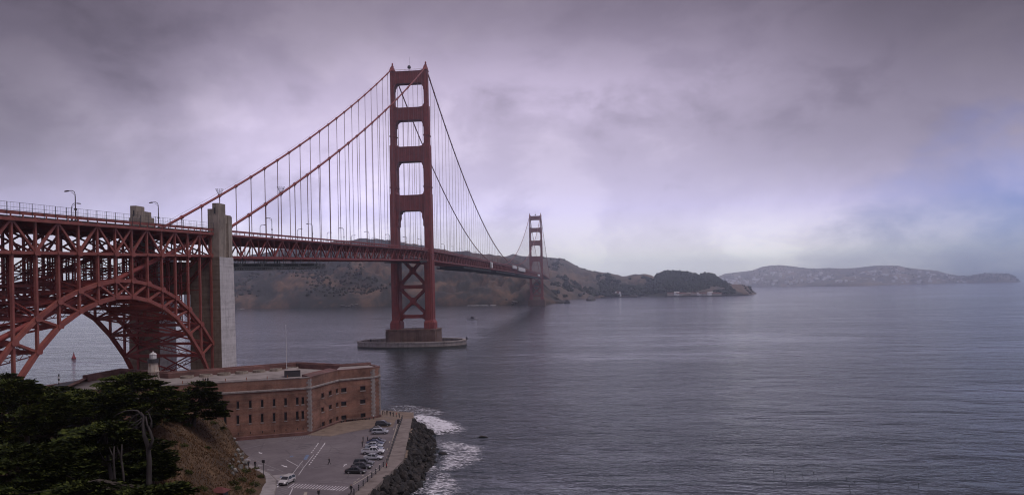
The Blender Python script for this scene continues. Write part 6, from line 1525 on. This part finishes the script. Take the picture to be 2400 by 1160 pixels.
# red roofed hut at the bottom of the slope
P = on_bluff(515, 1158); P[2] = surf(P[0], P[1]); HT = thing('hut', tuple(P), 'small hut with a red hipped roof at the bottom edge of the slope', 'hut')
mb = MB(); mb.box(P[0] - 1.2, P[0] + 1.2, P[1] - 1.0, P[1] + 1.0, P[2] - .5, P[2] + .6); mb.build('wall', M['steel_dk'], HT)
mb = MB(); mb.hexa([(P[0] - 1.6, P[1] - 1.4, P[2] + .6), (P[0] + 1.6, P[1] - 1.4, P[2] + .6), (P[0] + 1.6, P[1] + 1.4, P[2] + .6), (P[0] - 1.6, P[1] + 1.4, P[2] + .6)], [(P[0] - .5, P[1] - .1, P[2] + 1.35), (P[0] + .5, P[1] - .1, P[2] + 1.35), (P[0] + .5, P[1] + .1, P[2] + 1.35), (P[0] - .5, P[1] + .1, P[2] + 1.35)]); mb.build('roof', mat_flat('red_roof', (.11, .026, .024), .8), HT)

# ------------------------------------------------------------------ lot furniture
P = gp(618, 1116, G0 + .13); SP = thing('sign_post', tuple(P), 'tall dark sign post on the sidewalk bend', 'sign'); mb = MB(); mb.tube([P, P + V(0, 0, 3.7)], .07, 6); mb.build('post', M['steel_dk'], SP); mb = MB(); mb.box(P[0] - .35, P[0] + .35, P[1] - .09, P[1] - .05, P[2] + 3.0, P[2] + 3.7); mb.build('sign_panel', M['steel_dk'], SP)
P = gp(934, 992, G0); TB = thing('trash_bin', tuple(P), 'dark trash bin at the far end of the seawall', 'bin'); mb = MB(); mb.lathe(P, [(.38, 0), (.42, .1), (.42, 1.05), (.46, 1.1)], 12); mb.build('drum', M['steel_dk'], TB); mb = MB(); mb.lathe(P + V(0, 0, 1.1), [(.47, 0), (.4, .18), (.15, .3)], 12); mb.build('lid', M['steel_dk'], TB)
M['wood'] = mat_noise('weathered_timber', [(.05, .038, .032), (.13, .10, .085)], 1.2, (.4, .4, 2), rough=.9)
for i, (x0, y0, x1, y1) in enumerate(((800, 990, 806, 987), (812, 986.5, 829, 985), (832, 985, 853, 983), (856, 983, 868, 982))):
    a_, b2 = gp(x0, y0, G0), gp(x1, y1, G0); o = thing('bench', tuple((a_ + b2) / 2), f'{names[i]} low timber bench from the left along the fort bastion wall', 'bench', 'benches along the fort')
    mb = MB(); mb.beam(a_ + V(0, 0, .48), b2 + V(0, 0, .48), .55, .1, np.cross(b2 - a_, (0, 0, 1))); mb.build('seat', M['wood'], o)
    for t in (.12, .88):
        q = a_ + (b2 - a_) * t; mb = MB(); mb.box(q[0] - .12, q[0] + .12, q[1] - .22, q[1] + .22, G0, G0 + .44); mb.build('leg', M['steel_dk'], o)
P = gp(749, 1005, G0); 
o = thing('signboard', tuple(P), 'small dark signboard by the fort foot', 'sign'); mb = MB(); mb.box(P[0] - .5, P[0] + .5, P[1] - .04, P[1] + .04, P[2] + .6, P[2] + 1.4); mb.build('panel', M['steel_dk'], o); 
for s in (-.4, .4): MB().box(P[0] + s - .04, P[0] + s + .04, P[1] - .03, P[1] + .03, P[2], P[2] + .6).build('leg', M['steel_dk'], o)

# ------------------------------------------------------------------ buildings west of the fort, buoy, boats, far shore
cB_ = atd(198, 905, 300); WBd = thing('warehouse', (cB_[0], cB_[1], 4), 'long grey shed with a low gable behind the trees under the arch', 'building')
exx, eyy = RT / np.linalg.norm(RT), FW
def lp(u, v, z): q = cB_ + exx * u + eyy * v; return (q[0], q[1], z)
mb = MB(); mb.hexa([lp(-10, -5, 3), lp(6, -5, 3), lp(6, 6, 3), lp(-10, 6, 3)], [lp(-10, -5, 9.6), lp(6, -5, 9.6), lp(6, 6, 9.6), lp(-10, 6, 9.6)]); mb.build('wall', M['terrace'], WBd)
mb = MB(); mb.add([lp(-11, -6, 9.5), lp(7, -6, 9.5), lp(7, 7, 9.5), lp(-11, 7, 9.5), lp(-11, .5, 11.0), lp(1, .5, 12.8), lp(7, .5, 10.2)], [(0, 1, 6, 5, 4), (3, 4, 5, 6, 2), (0, 4, 3), (1, 2, 6), (0, 3, 2, 1)]); mb.build('roof', M['steel_dk'], WBd)
for k in range(5): mb = MB(); mb.hexa([lp(-9.4 + 3 * k, -5.1, 6.2), lp(-7.6 + 3 * k, -5.1, 6.2), lp(-7.6 + 3 * k, -4.9, 6.2), lp(-9.4 + 3 * k, -4.9, 6.2)], [lp(-9.4 + 3 * k, -5.1, 8.6), lp(-7.6 + 3 * k, -5.1, 8.6), lp(-7.6 + 3 * k, -4.9, 8.6), lp(-9.4 + 3 * k, -4.9, 8.6)]); mb.build('door', [M['walk'], M['rust'], M['white']][k % 3], WBd)
w2 = thing('garden_wall', tuple(gp(120, 915, 4.5)), 'low dark shore wall behind the left trees', 'wall'); mb = MB(); a_, b2 = gp(30, 924, 4.2), gp(185, 899, 4.2); mb.beam(a_ + V(0, 0, .4), b2 + V(0, 0, .4), .6, 2.2, np.cross(b2 - a_, (0, 0, 1))); mb.build('wall_face', M['pier'], w2); mb = MB(); mb.beam(a_ + V(0, 0, 1.6), b2 + V(0, 0, 1.6), .9, .2, np.cross(b2 - a_, (0, 0, 1))); mb.build('coping', M['brick2'], w2)
P = atd(138, 900, 300); MP = thing('marker_pole', (P[0], P[1], 4), 'black and white banded marker pole above the shore wall', 'marker')
for k in range(7): mb = MB(); z = P[2] - 2 + k * .85; mb.tube([(P[0], P[1], z), (P[0], P[1], z + .85)], .28, 8); mb.build('band', M['white'] if k % 2 else M['steel_dk'], MP)
MB().tube([(P[0], P[1], 3.5), (P[0], P[1], P[2] - 2)], .15, 6).build('base', M['steel_dk'], MP)
P = gp(173, 840, 0); BU = thing('buoy', tuple(P), 'red conical channel buoy seen through the arch', 'buoy'); mb = MB(); mb.lathe(P, [(1.5, -.5), (1.5, .7), (1.2, .9), (.55, 2.6), (.5, 3.2), (.3, 3.3), (.25, 4.1), (.05, 4.3)], 12); mb.build('hull', mat_flat('buoy_red', (.22, .03, .035), .6), BU); mb = MB(); mb.lathe(P + V(0, 0, 4.3), [(.12, 0), (.2, .15), (.2, .4), (.05, .5)], 8); mb.build('lantern', M['steel_dk'], BU)
def boat(px, py, L_, label, rot, sail=0):
    P = gp(px, py, 0); B = thing('sailboat' if sail else 'fishing_boat', tuple(P), label, 'sailboat' if sail else 'boat'); c, s = math.cos(rot), math.sin(rot)
    q = lambda u, v, z: (P[0] + u * c - v * s, P[1] + u * s + v * c, z); h = L_ / 2; w_ = L_ * .16
    mb = MB(); lo = [q(-h, -w_ * .7, -.3), q(h * .6, -w_ * .7, -.3), q(h * .85, 0, -.3), q(h * .6, w_ * .7, -.3), q(-h, w_ * .7, -.3)]; hi = [q(-h, -w_, L_ * .09), q(h * .6, -w_, L_ * .1), q(h, 0, L_ * .14), q(h * .6, w_, L_ * .1), q(-h, w_, L_ * .09)]
    mb.add(lo + hi, [(4, 3, 2, 1, 0), (5, 6, 7, 8, 9)] + [(i, (i + 1) % 5, 5 + (i + 1) % 5, 5 + i) for i in range(5)]); mb.build('hull', M['white'], B)
    if sail:
        mb = MB(); mb.tube([q(0, 0, 0), q(0, 0, L_ * 1.35)], L_ * .012, 5); mb.build('mast', M['white'], B)
        mb = MB(); mb.add([q(-h * .9, .1, L_ * .2), q(-.1, 0, L_ * .2), q(-.1, 0, L_ * 1.3), q(-h * .5, L_ * .06, L_ * .7)], [(0, 1, 2, 3)]); mb.add([q(h * .95, 0, L_ * .15), q(.2, 0, L_ * .2), q(.1, 0, L_ * 1.1)], [(0, 1, 2)]); mb.build('sail', M['white'], B, fix=False)
    else:
        mb = MB(); mb.hexa([q(-h * .2, -w_ * .6, L_ * .09), q(h * .35, -w_ * .6, L_ * .09), q(h * .35, w_ * .6, L_ * .09), q(-h * .2, w_ * .6, L_ * .09)], [q(-h * .15, -w_ * .5, L_ * .26), q(h * .25, -w_ * .5, L_ * .26), q(h * .25, w_ * .5, L_ * .26), q(-h * .15, w_ * .5, L_ * .26)]); mb.build('cabin', M['steel_dk'], B)
        mb = MB(); mb.tube([q(-h * .4, 0, L_ * .08), q(-h * .4, 0, L_ * .42)], .08, 5); mb.tube([q(-h * .4, 0, L_ * .35), q(-h * .95, 0, L_ * .25)], .06, 5); mb.build('mast', M['steel_dk'], B)
boat(1106, 749, 16, 'small fishing boat on the strait right of the near tower', .3)
boat(2383, 663.3, 20, 'tiny white sailboat off the far island', 1.2, 1)
for px, py, w_, h_, lab in ((1386, 704, 20, 22, 'pale streaked sea stack off the far shore'), (1330, 711, 11, 13, 'low dark rock at the foot of the far headland'), (1415, 699, 14, 5, 'flat rock beside the sea stack')):
    P = gp(px, py, 0); o = link('sea_stack', rmesh[1].copy(), None, (P[0], P[1], h_ * .15)); o.data.materials.clear(); o.data.materials.append(M['rock_pale'] if h_ > 15 else M['rock']); o.scale = (w_ * .75, w_ * .6, h_); tag(o, lab, 'rock')
for i in range(9):
    px = random.choice((random.uniform(770, 840), random.uniform(1175, 1215))); py = curve(baseA, px) - random.uniform(1, 7 if px < 1000 else 14); d = FPX * CAM[2] / (curve(baseA, px) - horizon(px)); P = atd(px, py, d - 4)
    o = link('pale_rock', rmesh[i].copy(), None, tuple(P)); o.data.materials.clear(); o.data.materials.append(M['rock_pale']); o.scale = (6, 5, 4); tag(o, 'guano whitened rock at the foot of the far headland cliff', 'rock', 'whitened rocks on the far cliff')
# houses
M['wallw'] = mat_flat('house_white', (.88, .87, .86), .8, var=.03); M['wallc'] = mat_flat('house_cream', (.46, .42, .38), .8); M['roofr'] = mat_flat('house_red_roof', (.16, .06, .045), .85); M['roofg'] = mat_flat('house_grey_roof', (.62, .60, .59), .85)
def house_mesh(L_, W_, h, r, wm, rm):
    mb = MB(); mb.box(-L_ / 2, L_ / 2, -W_ / 2, W_ / 2, -6, h); mb.m = 1; e = .6
    mb.add([(-L_ / 2 - e, -W_ / 2 - e, h), (L_ / 2 + e, -W_ / 2 - e, h), (L_ / 2 + e, W_ / 2 + e, h), (-L_ / 2 - e, W_ / 2 + e, h), (-L_ / 2 - e, 0, h + r), (L_ / 2 + e, 0, h + r)], [(0, 1, 5, 4), (2, 3, 4, 5), (3, 0, 4), (1, 2, 5), (3, 2, 1, 0)])
    mb.m = 2
    for k in range(max(2, int(L_ / 5))):
        x = -L_ / 2 + (k + .5) * L_ / max(2, int(L_ / 5)); mb.add([(x - .9, -W_ / 2 - .05, 1), (x + .9, -W_ / 2 - .05, 1), (x + .9, -W_ / 2 - .05, 3.2), (x - .9, -W_ / 2 - .05, 3.2)], [(0, 1, 2, 3)])
    return mb.mesh('house', [wm, rm, M['dark']])
HM = [house_mesh(28, 16, 15, 3, M['wallw'], M['roofg']), house_mesh(24, 14, 14, 3, M['wallw'], M['roofg']), house_mesh(28, 14, 7, 3, M['wallw'], M['roofr']), house_mesh(14, 12, 11, 2, M['wallw'], M['roofg'])]
def scatter(g, cols, n_, px0, px1, t0, t1, label, group, sc):
    pts = grid_pts(g, cols, n_, t0, t1, px0, px1, 10)
    for i, p in enumerate(pts):
        o = link('house', HM[i % 4], None, tuple(p)); o.rotation_euler.z = random.uniform(-.6, .6); k = random.uniform(.7, 1.15) * sc; o.scale = (k, k, k); tag(o, label, 'house', group)
scatter(gE, cE, 95, 1690, 1960, .02, .42, 'pale house scattered on the left part of the far hazy hills', 'houses on the left far hills', 1.25)
scatter(gE, cE, 90, 2000, 2260, .02, .52, 'pale house scattered on the right part of the far hazy hills', 'houses on the right far hills', 1.15)
scatter(gE2, cE2, 8, 1960, 2060, .2, .6, 'pale house on the low bluff before the far hills', 'houses on the far bluff', 1.0)
LBm = [house_mesh(26, 10, 5, 3, M['wallw'], M['roofr']), house_mesh(40, 11, 5, 3, M['wallc'], M['roofr']), house_mesh(20, 10, 6, 3, M['wallw'], M['roofg'])]
for i in range(26):
    px = 1465 + i * 8.6 + random.uniform(-2, 2); d = FPX * CAM[2] / (694 - horizon(px)) + random.uniform(30, 90); P = atd(px, 690, d); o = link('harbour_building', LBm[i % 3], None, (P[0], P[1], 4 + random.uniform(0, 4))); o.rotation_euler.z = YAW + random.uniform(-.1, .1); k = random.uniform(.7, 1); o.scale = (k, 1, k); tag(o, 'low red roofed building in the row along the far harbour shore', 'building', 'buildings along the far harbour')
for i, (px, sc, lab) in enumerate(((1432, 1.3, 'white station house with red roof by the far shore, left of two'), (1448, 1.5, 'larger white station house with red roof by the far shore, right of two'))):
    d = FPX * CAM[2] / (696 - horizon(px)) + 40; P = atd(px, 690, d); o = thing('station_house', (P[0], P[1], 3), lab, 'house'); 
    mb = MB(); k = sc * 9; mb.box(P[0] - k, P[0] + k, P[1] - 6, P[1] + 6, 0, 3 + 7 * sc); mb.build('wall', M['wallw'], o)
    mb = MB(); z = 3 + 7 * sc; mb.add([(P[0] - k - 1, P[1] - 7, z), (P[0] + k + 1, P[1] - 7, z), (P[0] + k + 1, P[1] + 7, z), (P[0] - k - 1, P[1] + 7, z), (P[0] - k * .5, P[1], z + 6 * sc), (P[0] + k * .5, P[1], z + 6 * sc)], [(0, 1, 5, 4), (2, 3, 4, 5), (3, 0, 4), (1, 2, 5), (3, 2, 1, 0)]); mb.build('roof', M['roofr'], o)
    for s in (-.55, .55): mb = MB(); mb.box(P[0] + s * k - 2.2 * sc, P[0] + s * k + 2.2 * sc, P[1] - 7.5, P[1] - 3, z - 1, z + 4.5 * sc); mb.build('gable', M['wallw'], o)
BW = thing('breakwater', tuple(gp(1620, 693, 0)), 'long low dark breakwater in front of the far harbour', 'breakwater')
mb = MB(); pts = [gp(x, y, 0) for x, y in ((1560, 695.5), (1640, 694.5), (1700, 693.3), (1752, 692))]
for a_, b2 in zip(pts[:-1], pts[1:]): mb.beam(a_ + V(0, 0, .5), b2 + V(0, 0, .5), 18, 5, (FW[0], FW[1], 0))
mb.build('rock_mound', M['rock'], BW)
PR = thing('harbour_pier', tuple(gp(1470, 697, 0)), 'low dark pier left of the far breakwater', 'pier'); mb = MB(); a_, b2 = gp(1410, 697.5, 0), gp(1495, 697.5, 0); mb.beam(a_ + V(0, 0, 3), b2 + V(0, 0, 3), 12, 2, (FW[0], FW[1], 0)); mb.build('pier_deck', M['steel_dk'], PR)
for t in np.linspace(0, 1, 12): q = a_ + (b2 - a_) * t; MB().box(q[0] - .6, q[0] + .6, q[1] - .6, q[1] + .6, -2, 2).build('pile', M['steel_dk'], PR)
# sea birds on the water, lower right
bm_ = MB(); bm_.lathe((0, 0, 0), [(.05, -.08), (.22, 0), (.2, .12), (.05, .2)], 8); bm_.tube([(.12, 0, .1), (.22, 0, .32), (.36, 0, .36)], [.06, .05, .02], 5); birdm = bm_.mesh('bird', M['steel_dk'])
for i, (x, y) in enumerate(((50, 888), (160, 930), (130, 980), (175, 1010), (325, 915), (428, 903), (375, 1020), (468, 967), (535, 1008), (737, 955), (812, 993), (762, 1028), (1050, 963), (1040, 1003), (1135, 1065), (1315, 1042), (1410, 1010), (770, 1087), (520, 1113), (610, 20), (485, 5))):
    P = gp(1800 + x / 4, 880 + y / 4, 0); o = link('sea_bird', birdm, None, (P[0], P[1], .05)); o.rotation_euler.z = random.uniform(0, 6); o.scale = (.6,) * 3; tag(o, 'small dark sea bird floating on the open water at lower right', 'bird', 'birds on the water')
